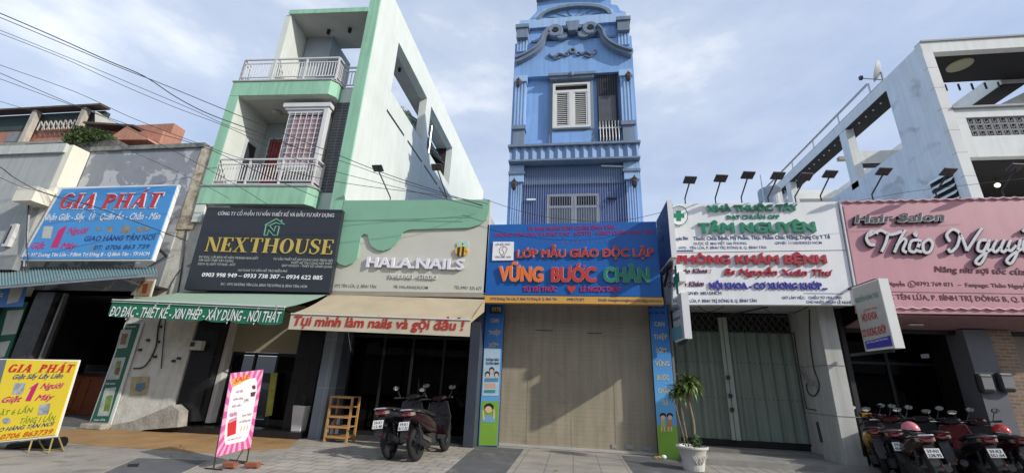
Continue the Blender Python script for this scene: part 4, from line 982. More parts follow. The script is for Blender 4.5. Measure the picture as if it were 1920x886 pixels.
art(t, Q, 'gift_bow', [ell(434, 777, 4, 4), ell(441, 775, 4, 4), [(430, 786), (444, 780), (444, 786), (428, 793)]], mat('lilac_orange_bow', (.6, .3, .4), .5, .4, 60), .009)
art(t, Q, 'figure_picture', [ell(476, 725, 3.5, 4), [(470, 735), (480, 733), (477, 742), (470, 743)]], mat('dark_hair_print', (.12, .03, .06), .5, 0), .007)
mb = MB()
mb.tube([Q.at(433, 699, -.015), Q.at(399, 884, -.015)], .011, 6); mb.tube([Q.at(494, 692, -.015), Q.at(462, 868, -.015)], .011, 6)
f0, f1 = Q.at(399, 884, -.015), Q.at(462, 868, -.015); bk = -nn*.0
mb.tube([Vector((f1.x, f1.y, .03)), Vector((f1.x, f1.y, .03))-nn*.4+Vector((.0, 0, 0))], .011); mb.tube([Vector((f1.x, f1.y, .45)), Vector((f1.x-.2, f1.y, .03))], .008)
mb.tube([Vector((f0.x-.15, f0.y, .012)), Vector((f0.x+.15, f0.y, .012))], .011); mb.tube([Vector((f1.x-.3, f1.y, .012)), Vector((f1.x+.3, f1.y, .012))], .011)
mb.build('frame', darkmetal, t)
brk = mat('red_brick', (.33, .11, .06), .9, .25, 8, .4, 40)
for (x0, x1, y, l) in [(420, 440, 874, 'brick lying on the near end of the pink banner frame'), (461, 484, 874, 'brick lying on the far end of the pink banner frame')]:
    p, q = W(x0, y, Z=.02), W(x1, y+2, Z=.02)
    o = MB(); o.box(p.x, q.x, p.y-.05, p.y+.05, .026, .09); o = o.build('brick', brk, None, bevel=.006); tag(o, l, 'brick', 'bricks on the banner frame')
t = thing('stand_banner', 'narrow yellow green poster stand inside the office doorway', 'banner', tuple(W(505, 770, Y=10.6)))
Q = NXP(.4)
board(t, 'panel', Q, [(508, 699), (520, 698), (509, 778), (497, 780)], .02, mat('olive_yellow_print', (.30, .30, .05), .6, .25, 9))
a = Q.at(503, 780, -.02); MB().tube([a, (a.x, a.y, .2)], .012).build('pole', darkmetal, t)
# ================================================================ blue tower house
blue = mat('sky_blue_paint', (.235, .415, .75), .75, .07, 1.4, .15, 22, streak=.15)
bluel = mat('pale_blue_paint', (.36, .53, .79), .75, .07, 1.6, .15, 22, streak=.15)
spots(blue, (.18, .30, .50), 1.0, .58, .72, .4)
bgrey = mat('slate_blue_trim', (.19, .25, .34), .7, .10, 2.5, .15, 30, streak=.15)
bwhite = mat('white_window_frame', (.66, .66, .64), .5, .05, 5)
t = thing('tower_house', 'narrow sky blue house with scrolled pediment, shuttered window and fluted cornice', 'house', (0, 11.3, 0))
XL, XR = -2.04, 2.15
def fz(px, py, Y=12.4): p = W(px, py, Y=Y); return (p.x, p.z)
MB().box(XL+.003, XR-.003, 12.6, 26, 3.5, 11.8).build('wall', blue, t)
MB().box(XL, XR, 12.403, 26, 11.8, 13.33).build('frieze', blue, t)
MB().box(XL, XR, 12.25, 12.597, 8.79, 8.9).build('balcony_ledge', blue, t)
mb = MB(); mb.box(XL, XL+.12, 12.41, 12.6, 5.3, 11.797); mb.box(XR-.12, XR, 12.41, 12.6, 5.3, 11.797); mb.build('corner_strip', blue, t)
# attic with stepped outline and fan arch
out_ = [(-1.93, 13.3), (-1.93, 14.42), (-1.62, 14.5), (-1.42, 14.72), (-1.28, 14.9), (-1.28, 15.6), (1.5, 15.6), (1.5, 14.98), (1.72, 14.9), (1.84, 14.62), (2.02, 14.55), (2.02, 13.3)]
MB().xz(out_, 12.5, 13.0).build('attic_wall', blue, t)
MB().box(-1.9, 2.0, 12.38, 12.499, 14.0, 14.4).build('attic_band', bluel, t)
MB().xz([(-1.3, 15.38)]+[(-1.3+2.85*i/10, 15.36+.16*math.sin(math.pi*i/10)) for i in range(11)]+[(1.55, 15.6), (-1.3, 15.6)], 12.3, 12.499).build('attic_cornice', bgrey, t)
arc = [(.12+1.38*math.cos(math.radians(a)), 14.4+.62*math.sin(math.radians(a))) for a in range(0, 181, 9)]
MB().xz(arc+[(p[0]*.9+.012, 14.4+(p[1]-14.4)*.78) for p in arc[::-1]], 12.36, 12.499).build('fan_arch', bgrey, t)
arc2 = [(.12+1.5*math.cos(math.radians(a)), 14.4+.70*math.sin(math.radians(a))) for a in range(0, 181, 9)]
mb = MB().xz(arc2+[((p[0]-.12)*.93+.12, 14.4+(p[1]-14.4)*.9) for p in arc2[::-1]], 12.42, 12.499); mb.build('fan_arch_edge', bluel, t)
mb = MB()
for a in (25, 50, 75, 105, 130, 155):
    c, s_ = math.cos(math.radians(a)), math.sin(math.radians(a)); mb.bar((.12+.2*c, 12.49, 14.41+.09*s_), (.12+1.1*c, 12.49, 14.4+.46*s_), .03, .03)
mb.build('fan_rib', bgrey, t)
# capitals and pilasters
def pilaster(x0, x1, z0, z1, y=12.33, flutes=3, m=bluel, lower=True):
    w_ = (x1-x0)/(2*flutes+1); mb = MB()
    mb.box(x0, x1, y+.03, y+.25, z0, z1)
    for i in range(flutes+1): mb.box(x0+i*2*w_, x0+(2*i+1)*w_, y, y+.029, z0, z1)
    return mb.build('pilaster', m, t)
for s_, x0, x1 in ((0, -1.96, -1.58), (1, 1.68, 2.06)):
    MB().box(x0-.02, x1+.02, 12.2, 12.49, 13.42, 13.85).build('capital', bgrey, t)
    MB().box(x0-.06, x1+.06, 12.15, 12.495, 13.85, 14.0).build('capital_cap', bgrey, t)
    pilaster(x0, x1, 12.9, 13.42)
    pilaster(x0, x1, 9.75, 11.55, 12.36)
    MB().box(x0-.04, x1+.04, 12.3, 12.6, 11.55, 11.797).build('pilaster_capital', bluel, t)
    MB().box(x0-.04, x1+.04, 12.3, 12.6, 9.6, 9.75).build('pilaster_base', bgrey, t)
    MB().box(x0, x1, 12.36, 12.6, 8.9, 9.6).build('pedestal', bgrey, t)
    pilaster(x0+.02, x1-.02, 5.3, 7.6, 12.36, 4)
    MB().box(x0-.04, x1+.04, 12.28, 12.6, 7.6, 8.2).build('pilaster_capital', bluel, t)
    MB().box(x0-.08, x1+.08, 12.24, 12.6, 7.86, 7.95).build('capital_moulding', bgrey, t)
    # wall lantern
    for zz in (11.45, 7.5):
        xc = (x0+x1)/2-(.06 if s_ == 0 else -.06); y0 = 12.2
        ln = MB().lathe([(.01, -.26), (.05, -.2), (.07, -.17), (.10, .02), (.11, .04), (.03, .14), (.01, .2)], (xc, y0, zz), 6).build('wall_lantern', darkmetal, t)
        MB().lathe([(.06, -.16), (.102, .01)], (xc, y0, zz), 6).build('lantern_glass', mat('amber_lantern_glass', (.22, .09, .05), .2, .2, 9), ln)
        MB().tube([(xc, 12.36, zz-.1), (xc, 12.26, zz+.16), (xc, y0, zz+.18)], .018).build('bracket', darkmetal, ln)
# big broken scroll pediment
cl = bez((-1.98, 12.42), (-1.62, 12.58), (-1.28, 12.82), (-1.05, 13.12), (-.98, 13.42), (-.82, 13.66), n=5)
crr = [(.1-(x-.1)+.0, z) for x, z in cl]; crr = [(2*.07-x, z) for x, z in cl]
for c in (cl, crr):
    MB().xz(band(c, .2), 12.2, 12.402).build('scroll_moulding', bgrey, t)
    MB().xz(band([(x, z+.06) for x, z in c], .06), 12.12, 12.199).build('scroll_edge', bgrey, t)
for xc in (-.56, .70):
    MB().lathe([(.30, 0), (.30, -.16), (.26, -.2), (.13, -.2), (.1, -.14)], (xc, 12.4, 13.66), 28, 'y').build('scroll_volute', bgrey, t)
    MB().lathe([(.095, -.141), (.095, -.205)], (xc, 12.4, 13.66), 18, 'y').build('volute_eye', blackm, t)
    MB().xz(ell(xc+(.24 if xc < 0 else -.24), 13.42, .2, .14), 12.24, 12.402).build('volute_curl', bgrey, t)
MB().xz([(-.18, 13.98), (.32, 13.98), (.22, 13.55), (-.08, 13.55)], 12.16, 12.4).build('keystone', bgrey, t)
MB().xz([(-.3, 13.82), (.44, 13.82), (.36, 13.7), (-.22, 13.7)], 12.22, 12.401).build('keystone_band', bgrey, t)
for x0, x1 in ((-1.45, -1.0), (1.14, 1.6)):
    MB().box(x0, x1, 12.36, 12.402, 13.3, 13.38).build('step_moulding', bgrey, t)
# small relief ornament
orn = mat('grey_blue_ornament', (.17, .21, .28), .6, .2, 9)
mb = MB()
for (xc, zc, r) in ((.06, 12.80, .13), (-.15, 12.66, .09), (.27, 12.66, .09)): mb.torus((xc, 12.37, zc), r*.75, r*.32, 'y', 16, 6)
for sg in (-1, 1):
    c = bez((.06+sg*.3, 12.62), (.06+sg*.48, 12.7), (.06+sg*.66, 12.58), (.06+sg*.82, 12.68), (.06+sg*.78, 12.78), n=5); mb.tube([(x, 12.37, z) for x, z in c], [.05]*(len(c)-6)+[.045, .04, .035, .03, .025, .02], 6)
    c = bez((.06+sg*.42, 12.55), (.06+sg*.6, 12.48), (.06+sg*.7, 12.54), n=5); mb.tube([(x, 12.375, z) for x, z in c], .03, 6)
mb.build('relief_ornament', orn, t)
# louvred window
wx0, wx1, wz0, wz1 = -.63, .65, 9.62, 11.42
MB().box(wx0-.12, wx1+.12, 12.5, 12.598, wz0-.75, 11.6).build('window_surround', bgrey, t)
MB().box(wx0-.02, wx1+.02, 12.47, 12.499, 8.92, wz0-.1).build('window_apron', blue, t)
wn = MB()
for (a, b, c, d) in ((wx0, wx0+.09, wz0, wz1), (wx1-.09, wx1, wz0, wz1), (wx0+.09, wx1-.09, wz0, wz0+.08), (wx0+.09, wx1-.09, wz1-.07, wz1), (wx0+.09, wx1-.09, 11.03, 11.13), ((wx0+wx1)/2-.07, (wx0+wx1)/2+.07, wz0+.08, 11.03)):
    wn.box(a, b, 12.38, 12.499, c, d)
wn = wn.build('shuttered_window', bwhite, t)
MB().box(wx0+.09, wx1-.09, 12.47, 12.492, 11.13, wz1-.07).build('transom_pane', blackm, wn)
MB().box(wx0+.09, wx1-.09, 12.475, 12.493, wz0+.08, 11.03).build('dark_backing', blackm, wn)
for (a, b) in ((wx0+.09, .01-.07), (.01+.07, wx1-.09)):
    mb = MB(); mb.box(a, a+.06, 12.395, 12.46, wz0+.08, 11.03); mb.box(b-.06, b, 12.395, 12.46, wz0+.08, 11.03)
    for i in range(17):
        z = wz0+.11+i*.0785; mb.slab([(a+.06, 12.40, z), (b-.06, 12.40, z), (b-.06, 12.45, z+.06), (a+.06, 12.45, z+.06)], (0, .004, .012))
    mb.build('louvred_shutter', bwhite, wn)
mb = MB(); mb.box(-.8, .85, 12.28, 12.55, 11.7, 11.798); mb.box(-.74, .79, 12.34, 12.55, 11.6, 11.699); mb.build('window_hood', bgrey, t)
MB().ball((.02, 12.28, 11.72), (.09, .06, .1), 10, 6).build('hood_boss', orn, t)
# side balcony opening on the window floor
MB().box(.9, 1.6, 12.52, 12.598, 8.9, 11.78).build('balcony_opening', mat('dark_recess', (.02, .022, .035), .8, .2, 3), t)
MB().box(.93, 1.5, 12.5, 12.519, 9.9, 10.9).build('inner_window', mat('dim_frame', (.10, .10, .12), .6, .2, 4), t)
mb = MB()
for i in range(7):
    x = .95+i*.1; mb.tube(bez((x, 12.42, 8.91), (x, 12.34, 9.15), (x, 12.36, 9.4), (x, 12.42, 9.65), (x, 12.36, 9.8), n=3), .014, 5)
mb.tube([(.9, 12.4, 9.55), (1.62, 12.4, 9.55)], .02, 5); mb.tube([(.9, 12.42, 8.95), (1.62, 12.42, 8.95)], .016, 5)
mb.build('balustrade', mat('white_iron', (.72, .72, .72), .4, .05), t)
mb = MB()
for i in range(9): mb.tube([(.94+i*.08, 12.46, 9.6), (.94+i*.08, 12.46, 11.78)], .0035, 4)
mb.build('safety_wire', mat('grey_wire', (.14, .15, .17), .4, 0), t)
# fluted cornice between floors
mb = MB(); xs = []
n = 15
for i in range(n):
    for j in range(4):
        u = (i+j/4)/n; xs.append((-2.0+u*4.1, 12.12+.032*math.sin(j/4*2*math.pi)+(0)))
xs.append((2.1, 12.12))
mb.xy(xs+[(2.1, 12.598), (-2.0, 12.598)], 8.28, 8.74); mb.build('fluted_cornice', mat('dusty_blue_paint', (.235, .35, .56), .75, .08, 1.5, .15, 22, streak=.12), t)
mb = MB(); mb.box(-2.06, 2.16, 12.02, 12.599, 8.742, 8.82); mb.box(-2.03, 2.13, 12.06, 12.599, 8.22, 8.279); mb.build('cornice_moulding', bgrey, t)
# lower opening with bars and window
MB().box(-1.58, 1.68, 12.5, 12.598, 5.3, 8.2).build('loggia_recess', mat('deep_blue_sheet', (.07, .12, .30), .8, .1, 2), t)  # flat sheet of deeper blue in place of a set-back wall
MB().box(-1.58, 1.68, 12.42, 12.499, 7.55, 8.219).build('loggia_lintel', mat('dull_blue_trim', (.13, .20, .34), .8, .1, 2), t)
lw = MB(); lw.box(-.78, .86, 12.44, 12.499, 7.12, 7.2); lw.box(-.78, .86, 12.44, 12.499, 6.72, 6.8)
for x in (-.78, -.02, .08, .78): lw.box(x, x+.08, 12.443, 12.497, 5.3, 7.2)
lw = lw.build('window', mat('grey_window_frame', (.40, .41, .43), .5, .05), t)
MB().box(-.7, .78, 12.46, 12.4985, 6.8, 7.12).build('pane', blackm, lw)
mb = MB(); mb.box(-.7, -.02, 12.46, 12.496, 5.3, 6.72); mb.box(.16, .78, 12.46, 12.496, 5.3, 6.72); mb.build('pane', mat('grey_pane', (.16, .17, .19), .3, .2, 3), lw)
mb = MB()
for i in range(44): mb.tube([(-1.56+i*.0745, 12.38, 5.3), (-1.56+i*.0745, 12.38, 8.1)], .009, 4)
mb.build('wire_bars', mat('blue_grey_wire', (.30, .34, .42), .4, 0), t)
MB().tube([(.95, 12.36, 8.13), (1.68, 12.36, 8.08)], .028, 6).build('tube_lamp', mat('white_tube', (.8, .8, .8), .4, 0), t)
for x, z in ((-1.28, 6.95), (1.25, 6.95)): MB().box(x-.14, x+.14, 12.3, 12.37, z, z+.05).build('small_bracket', wh if x < 0 else blackm, t)
# ground floor body, roller door
MB().box(-2.2, 2.3, 11.45, 20, 3.45, 5.55).build('lower_wall', blue, t)
mb = MB(); mb.box(-2.26, -1.78, 10.96, 11.6, 0, 3.44); mb.build('door_pier', pn, t)
MB().box(1.93, 2.36, 10.96, 11.6, 0, 3.44).build('door_pier', pn, t)
rd = mat('beige_roller_door', (.37, .32, .235), .55, .10, .9, .12, 5, streak=.16)
spots(rd, (.22, .19, .15), 2.2, .60, .72, .45)
mb = MB()
for i in range(34): mb.box(-1.78, 1.93, 11.24+.0008*(i % 2), 11.27, .03+i*.1015, .03+(i+1)*.1015-.0015)
rdo = mb.build('roller_door', rd, t)
MB().box(-1.78, 1.93, 11.272, 11.3, 0, 3.5).build('door_backing', mat('door_gap', (.16, .15, .13), .7, 0), rdo)
MB().box(-1.777, 1.927, 11.17, 11.236, .007, .06).build('door_sill', mat('pale_sill', (.46, .45, .42), .6, .1, 4), rdo)
for x in (-1.1, -.02, 1.02): MB().box(x-.02, x+.02, 11.2345, 11.2385, .07, 3.4).build('door_rib', rd, rdo)
for (x0, x1, z) in ((-.95, -.5, 2.76), (.38, .75, 2.72)): MB().box(x0, x1, 11.222, 11.2365, z, z+.015).build('door_slot', darkmetal, rdo)
for (x0, x1, z) in ((1.22, 1.38, .11), (1.6, 1.82, .1), (.9, 1.0, .1)): MB().box(x0, x1, 11.222, 11.2365, z, z+.09).build('door_lock', mat('grey_lock', (.32, .33, .34), .5, .1), rdo)
MB().box(-1.78, 1.93, 11.24, 11.44, 3.5, 3.52).build('door_head', darkmetal, t)
# pavement odds: white paper and yellow strap at the banner's foot
p = W(1245, 858, Z=.02)
t = thing('crumpled_paper', 'crumpled white paper lying at the foot of the blue banner', 'litter', (p.x, p.y, .006)); MB().ball((p.x, p.y, .045), (.06, .05, .045), 7, 5).build('sheet', wh, t)
p = W(1232, 858, Z=.02)
t = thing('dry_flower', 'small dry yellow flower lying beside the crumpled paper', 'litter', (p.x, p.y, .006)); mb = MB(); leaves(mb, (p.x, p.y, .04), (.09, .05, .03), 30, .03, rnd); mb.build('petals', mat('dry_yellow', (.45, .32, .08), .8, .2), t)
# ---------------------------------------------------------------- kindergarten sign
Q = PY(10.2)
t = thing('shop_sign', 'deep blue kindergarten signboard with raised orange, red and green letters', 'sign', tuple(W(1075, 490, Y=10.2)))
bsign = mat('deep_blue_panel', (.012, .115, .40), .4, .05, 2)
board(t, 'panel', Q, [(918, 421), (1230, 415), (1241, 556), (909.5, 552)], .2, bsign)
board(t, 'address_strip', Q, [(909.5, 553), (1243, 557), (1245, 570.5), (908, 566.5)], .19, mat('amber_strip', (.62, .34, .07), .5, .04), .004)
board(t, 'side_trim', Q, [(914.5, 421), (918, 421), (909.5, 552), (906, 552)], .2, wh)
redl = mat('red_letter', (.50, .045, .035), .4, .04); orl = mat('orange_letter', (.80, .17, .03), .4, .03); grl = mat('green_letter', (.015, .22, .12), .4, .03)
lside = mat('pale_letter_side', (.6, .6, .6), .5, 0)
def raised(pl, root, lines, m, ext, bold, off=.01, sidem=lside, name='raised_letters'):
    write(root, pl, lines, sidem, off, ext, bold+.012, 0, name+'_rim', 3); return write(root, pl, lines, m, off+ext+.001, .008, bold, 0, name, 3)
raised(Q, t, [('LỚP MẪU GIÁO ĐỘC LẬP', 969, 483, 1226, 481, 15)], redl, .04, .035)
raised(Q, t, [('VỮNG', 935, 526, 1019, 528, 27)], orl, .05, .055, name='orange_letters')
raised(Q, t, [('BƯỚC', 1033, 528, 1119, 528, 27)], redl, .05, .055, name='red_letters')
raised(Q, t, [('CHÂN', 1131, 528, 1219, 529, 27)], grl, .05, .055, name='green_letters')
mag = mat('magenta_letter', (.38, .03, .16), .5, .03)
write(t, Q, [('ỦY BAN NHÂN DÂN QUẬN BÌNH TÂN', 990, 432, 1152, 429, 7), ('PHÒNG GIÁO DỤC VÀ ĐÀO TẠO   (GDDT) - UBND QUẬN BÌNH TÂN', 928, 444, 1226, 438, 7)], mag, .004, .004, .02, 0, 'authority_lettering')
write(t, Q, [('TỪ TRÍ THỨC', 981, 546, 1044, 546, 9), ('LÊ NGỌC DIỆU', 1089, 546, 1163, 546, 9)], mat('pink_letter', (.52, .04, .15), .5, .03), .004, .02, .03, 0, 'pink_letters')
art(t, Q, 'heart', [[(1071, 550), (1064, 541), (1064, 536), (1068, 535), (1071.5, 538), (1075, 535), (1079, 536), (1079, 541)]], redl, .004, .03)
art(t, Q, 'dots', [ell(1008+i*9.3, 454-i*.1, 1.6 if 4 < i < 10 else 1, 1.6 if 4 < i < 10 else 1, 6) for i in range(15)], mag, .005)
write(t, Q, [('597E Đường Tên Lửa, P. Bình Trị Đông B, Q. Bình Tân', 919, 562, 1044, 562.5, 5), ('0908.575.877', 1063, 563, 1096, 563.5, 5), ('Email: maugiaovungbuocchan@gmail.com', 1122, 564, 1240, 566, 5)], navyp, .008, 0, .012, 0, 'address')
art(t, Q, 'logo_panel', [[(925, 453.5), (963.5, 453.5), (963, 488), (923, 488.5)]], wh, .004, .03)
strokes(t, Q, [ell(944, 470, 8, 8.5, 14)[4:]+[(944, 482), (938, 476)], [(944, 463), (941, 468), (945, 472), (943, 477)]], .9, mat('red_grey_line', (.25, .08, .1), .5, 0), .035, .002, 'logo_heart')
write(t, Q, [('LỚP MẪU GIÁO', 929, 461, 957, 460, 3.5), ('VỮNG BƯỚC CHÂN', 928, 484, 958, 484, 3.5)], blackm, .036, 0, .01, 0, 'logo_lettering')
# side banners
def gradient(name, c1, c2, z0, z1):
    m = mat(name, c1, .5, 0); nt = m.node_tree; N = nt.nodes; L = nt.links; g = N.new('ShaderNodeNewGeometry'); sp = N.new('ShaderNodeSeparateXYZ'); L.new(g.outputs[0], sp.inputs[0])
    r = N.new('ShaderNodeMapRange'); r.inputs[1].default_value = z0; r.inputs[2].default_value = z1; L.new(sp.outputs[2], r.inputs[0])
    mm = N.new('ShaderNodeMix'); mm.data_type = 'RGBA'; mm.inputs[6].default_value = (*c1, 1); mm.inputs[7].default_value = (*c2, 1); L.new(r.outputs[0], mm.inputs[0])
    L.new(mm.outputs[2], N['Principled BSDF'].inputs['Base Color']); return m
Q = PY(10.93)
skyp = gradient('printed_sky_blue', (.13, .40, .72), (.03, .17, .52), 1.0, 3.0)
lawn = mat('lime_green_print', (.22, .42, .05), .55, .06, 3)
goldt = mat('cream_gold_print', (.68, .58, .25), .5, .03)
skin = mat('print_skin', (.75, .52, .33), .5, .02); hair = mat('print_hair', (.02, .02, .025), .5, 0)
def shrink(q, f): return q
t = thing('side_banner', 'tall printed blue banner with notice poster, child picture and door number', 'banner', tuple(W(914, 835, Y=10.93)))
board(t, 'panel', Q, [(912, 567), (946, 570), (932, 835), (897, 834)], .02, skyp)
art(t, Q, 'lawn', [[(904, 751), (936, 752), (931.5, 834), (897.5, 833.5)]], lawn, .003)
write(t, Q, [('CAN', 920, 604, 935, 604, 8), ('THIỆP', 916, 627, 938, 627, 8), ('SỚM', 916, 650, 934, 650, 8)], goldt, .005, 0, .012)
art(t, Q, 'notice_poster', [[(908, 652), (939, 653), (935, 741), (904, 741)]], mat('pale_blue_poster', (.45, .62, .75), .5, .08, 6), .006)
art(t, Q, 'poster_figures', [ell(914, 701, 5, 6), ell(922, 693, 5, 6), ell(931, 701, 5, 6)], mat('figure_hair', (.03, .04, .08), .5, 0), .008)
art(t, Q, 'poster_faces', [ell(914, 703, 3.4, 4), ell(922, 695, 3.4, 4), ell(931, 703, 3.4, 4)], skin, .010)
art(t, Q, 'poster_clothes', [[(909, 708), (935, 708), (934, 715), (908, 715)]], mat('teal_clothes', (.1, .3, .45), .5, .1), .0095)
art(t, Q, 'poster_box', [[(909, 718), (929, 718), (929, 727), (909, 727)]], mat('peach_box', (.65, .42, .3), .5, .05), .008)
art(t, Q, 'poster_footer', [[(908, 730), (929, 730), (928, 736), (907, 736)]], mat('teal_footer', (.06, .28, .3), .5, .05), .008)
write(t, Q, [('THÔNG BÁO', 911, 676, 936, 676, 5), ('TUYỂN SINH', 911, 683, 936, 683, 5)], navyp, .009, 0, .03)
art(t, Q, 'child_shirt', [[(905, 778), (929, 778), (927, 791), (904, 790)]], mat('blue_shirt', (.2, .42, .62), .5, .05), .006)
art(t, Q, 'child_hair', [ell(917, 762, 9, 7)], hair, .008)
art(t, Q, 'child_face', [ell(916, 767, 6.5, 6.5)], skin, .010)
art(t, Q, 'child_arms', [[(904, 768), (907, 768), (909, 786), (905, 786)], [(925, 767), (928, 767), (928, 784), (925, 784)]], skin, .007)
nplate = art(t, Q, 'number_plate', [[(919, 572), (943, 573), (942, 588), (918, 587)]], mat('dark_green_plate', (.05, .06, .05), .4, .1), .006, .02)
write(t, Q, [('597E', 922, 583, 940, 583.5, 8)], goldt, .028, 0, .02, 0, 'plate_number')
t = thing('side_banner', 'tall printed blue banner with seven gold words and two children above a green lawn', 'banner', tuple(W(1255, 860, Y=10.93)))
board(t, 'panel', Q, [(1217, 570), (1250, 572), (1275, 860), (1236, 857)], .02, skyp)
art(t, Q, 'lawn', [[(1231.5, 797), (1269.5, 798), (1274.8, 859.5), (1236, 856.8)]], lawn, .003)
write(t, Q, [('CAN', 1227, 611, 1246, 611, 9), ('THIỆP', 1226, 635, 1251, 635, 9), ('SỚM', 1230, 660, 1249, 660, 9), ('VỮNG', 1229, 685, 1255, 685, 9), ('BƯỚC', 1232, 711, 1255, 711, 9), ('CHÂN', 1234, 736, 1258, 736, 9), ('02', 1241, 758, 1253, 758, 9)], goldt, .005, 0, .012)
for i, x in enumerate((1243, 1256)):
    art(t, Q, 'child_hair', [ell(x, 778, 6, 5)], hair, .006); art(t, Q, 'child_face', [ell(x, 782, 4.5, 4.5)], skin, .008)
    art(t, Q, 'child_shirt', [[(x-4, 786), (x+4, 786), (x+5, 799), (x-4, 799)]], mat('child_shirt_%d' % i, [(.5, .5, .15), (.6, .25, .08)][i], .5, .05), .007)
    art(t, Q, 'child_legs', [[(x-4, 799), (x-1, 799), (x-1, 808), (x-4, 808)], [(x+1, 799), (x+4, 799), (x+5, 808), (x+2, 808)]], skin, .006)
mb = MB()
for x in (1221, 1233, 1244):
    for y in (576, 586): p = Q.at(x, y, .004); mb.box(p.x-.07, p.x+.03, p.y-.006, p.y, p.z-.02, p.z+.02)
mb.build('strap', navyp, t)
# ================================================================ pharmacy
t = thing('pharmacy', 'single storey pharmacy and clinic with pale green folding gate and white pier', 'shop', (4.3, 11, 0))
gm = mat('pale_green_gate', (.20, .245, .205), .55, .10, 1.4, .06, 3, streak=.12)
spots(gm, (.13, .10, .07), 3.2, .66, .72, .4)
gx0, gx1, gz0 = 2.42, 5.62, .36
mb = MB(); n = 46
xs = [(gx0+(gx1-gx0)*i/n, 12.0+(.05 if (i//2) % 2 else 0)) for i in range(n+1)]
mb.xy(xs+[(gx1, 12.12), (gx0, 12.12)], gz0, 2.92); gt = mb.build('folding_gate', gm, t)
mb = MB()
for i in range(18):
    for j in range(2):
        x = gx0+.06+i*.175; mb.bar((x, 12.03, 2.94+j*.24), (x+.15, 12.03, 3.16+j*.24), .015, .02, (0, 1, 0)); mb.bar((x, 12.02, 3.16+j*.24), (x+.15, 12.02, 2.94+j*.24), .015, .02, (0, 1, 0))
mb.box(gx0, gx1, 12.0, 12.06, 2.921, 2.95); mb.build('gate_lattice', mat('grey_lattice', (.10, .105, .10), .6, .1), gt)
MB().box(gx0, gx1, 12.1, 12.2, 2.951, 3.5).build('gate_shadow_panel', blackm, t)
px_ = (3.90)
mb = MB(); mb.box(px_-.09, px_-.005, 11.9, 11.999, gz0, 3.3); mb.box(px_+.005, px_+.11, 11.88, 11.999, gz0, 3.3); mb.build('gate_post', mat('gate_post_green', (.33, .37, .32), .5, .1, 3), gt)
for z in (1.0, 1.32, 1.75): MB().box(px_-.06, px_+.02, 11.84, 11.879, z, z+.09).build('gate_lock', darkmetal, gt)
mb = MB()
for z in (1.3, 2.15):
    for i in range(30): mb.box(gx0+.05+i*.106, gx0+.075+i*.106, 11.985, 11.998, z, z+.025)
mb.build('rivet', mat('rivet_dark', (.06, .07, .06), .6, 0), gt)
MB().box(gx0, gx1, 12.02, 12.2, .121, gz0-.004).build('dark_gap_block', blackm, t)  # black block stands for the dark gap under the gate
MB().box(2.42, 5.9, 11.5, 12.0, .121, .2).build('step', mat('step_concrete', (.22, .21, .19), .9, .25, 2, .4, 40), t)
pw = mat('pier_white_paint', (.50, .50, .48), .8, .08, 2, .2, 25, streak=.2)
pr = MB().box(5.63, 5.98, 10.72, 12.4, .3, 3.45).build('pier', pw, t)
MB().box(5.6, 6.02, 10.68, 12.45, 0, .299).build('pier_plinth', pw, t)
mb = MB()
for z in (1.05, 2.1): mb.box(5.621, 5.99, 10.712, 12.3, z, z+.012)
mb.build('pier_groove', mat('groove_grey', (.22, .22, .21), .9, 0), pr)
QX = PX(5.61)
mb = MB()
mb.tube([QX.at(x, y) for x, y in bez((1517, 580), (1519, 640), (1526, 690), (1536, 720), (1529, 740), (1517, 738), (1512, 722), (1519, 712), n=5)], .014); mb.tube([QX.at(1488, 622), QX.at(1500, 700), QX.at(1512, 765), QX.at(1530, 768)], .012)
mb.build('cable', cablem, pr)
for (x, y) in ((1508, 697), (1511, 706), (1531, 718), (1520, 716)):
    p = QX.at(x, y); MB().box(5.56, 5.629, p.y-.06, p.y+.06, p.z-.05, p.z+.05).build('socket_box', mat('grey_socket', (.3, .3, .3), .5, .1), pr)
p, q = QX.at(1532, 790), QX.at(1541, 828); MB().tube([p, q], .03).build('pipe', darkmetal, pr)
MB().box(2.4, 6.4, 10.4, 16, 3.46, 5.8).build('upper_wall', greyp, t)
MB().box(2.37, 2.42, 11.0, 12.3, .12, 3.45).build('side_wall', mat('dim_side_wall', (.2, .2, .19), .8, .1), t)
MB().tube([(4.0, 11.9, 3.35), W(1440, 575, Y=11)], .02).build('conduit', darkmetal, t)
for (x0, x1, sg) in ((2.9, 3.7, .22), (4.3, 5.5, .30)): MB().tube(bez((x0, 10.6, 3.44), ((x0+x1)/2-.1, 10.62, 3.44-sg), (x1, 10.65, 3.44), n=6), .010, 5).build('loose_cable', cablem, t)
for x in (3.3, 4.35, 5.0): MB().tube([(x, 10.42, 3.46), (x, 10.42, 3.38)], .025, 8).build('under_lamp', wh, t)
Q = PY(10.2)
t = thing('shop_sign', 'white pharmacy signboard with raised green letters, upper of the two clinic boards', 'sign', tuple(W(1420, 430, Y=10.2)))
whs = mat('white_sign_panel', (.76, .77, .79), .5, .05, 1.5, streak=.05)
board(t, 'panel', Q, [(1262, 382), (1570, 378), (1586, 468), (1262, 473)], .17, whs)
gside = mat('pale_green_side', (.30, .42, .36), .5, 0)
raised(Q, t, [('NHÀ THUỐC TÂY', 1326, 397, 1496, 395, 11)], grl, .035, .045, sidem=gside)
write(t, Q, [('ĐẠT CHUẨN GPP', 1363, 411, 1462, 410, 7.5)], grl, .006, .012, .02, 0, 'raised_letters')
raised(Q, t, [('TÂM NGUYÊN', 1308, 437, 1529, 435, 18)], grl, .045, .05, sidem=gside, name='large_letters')
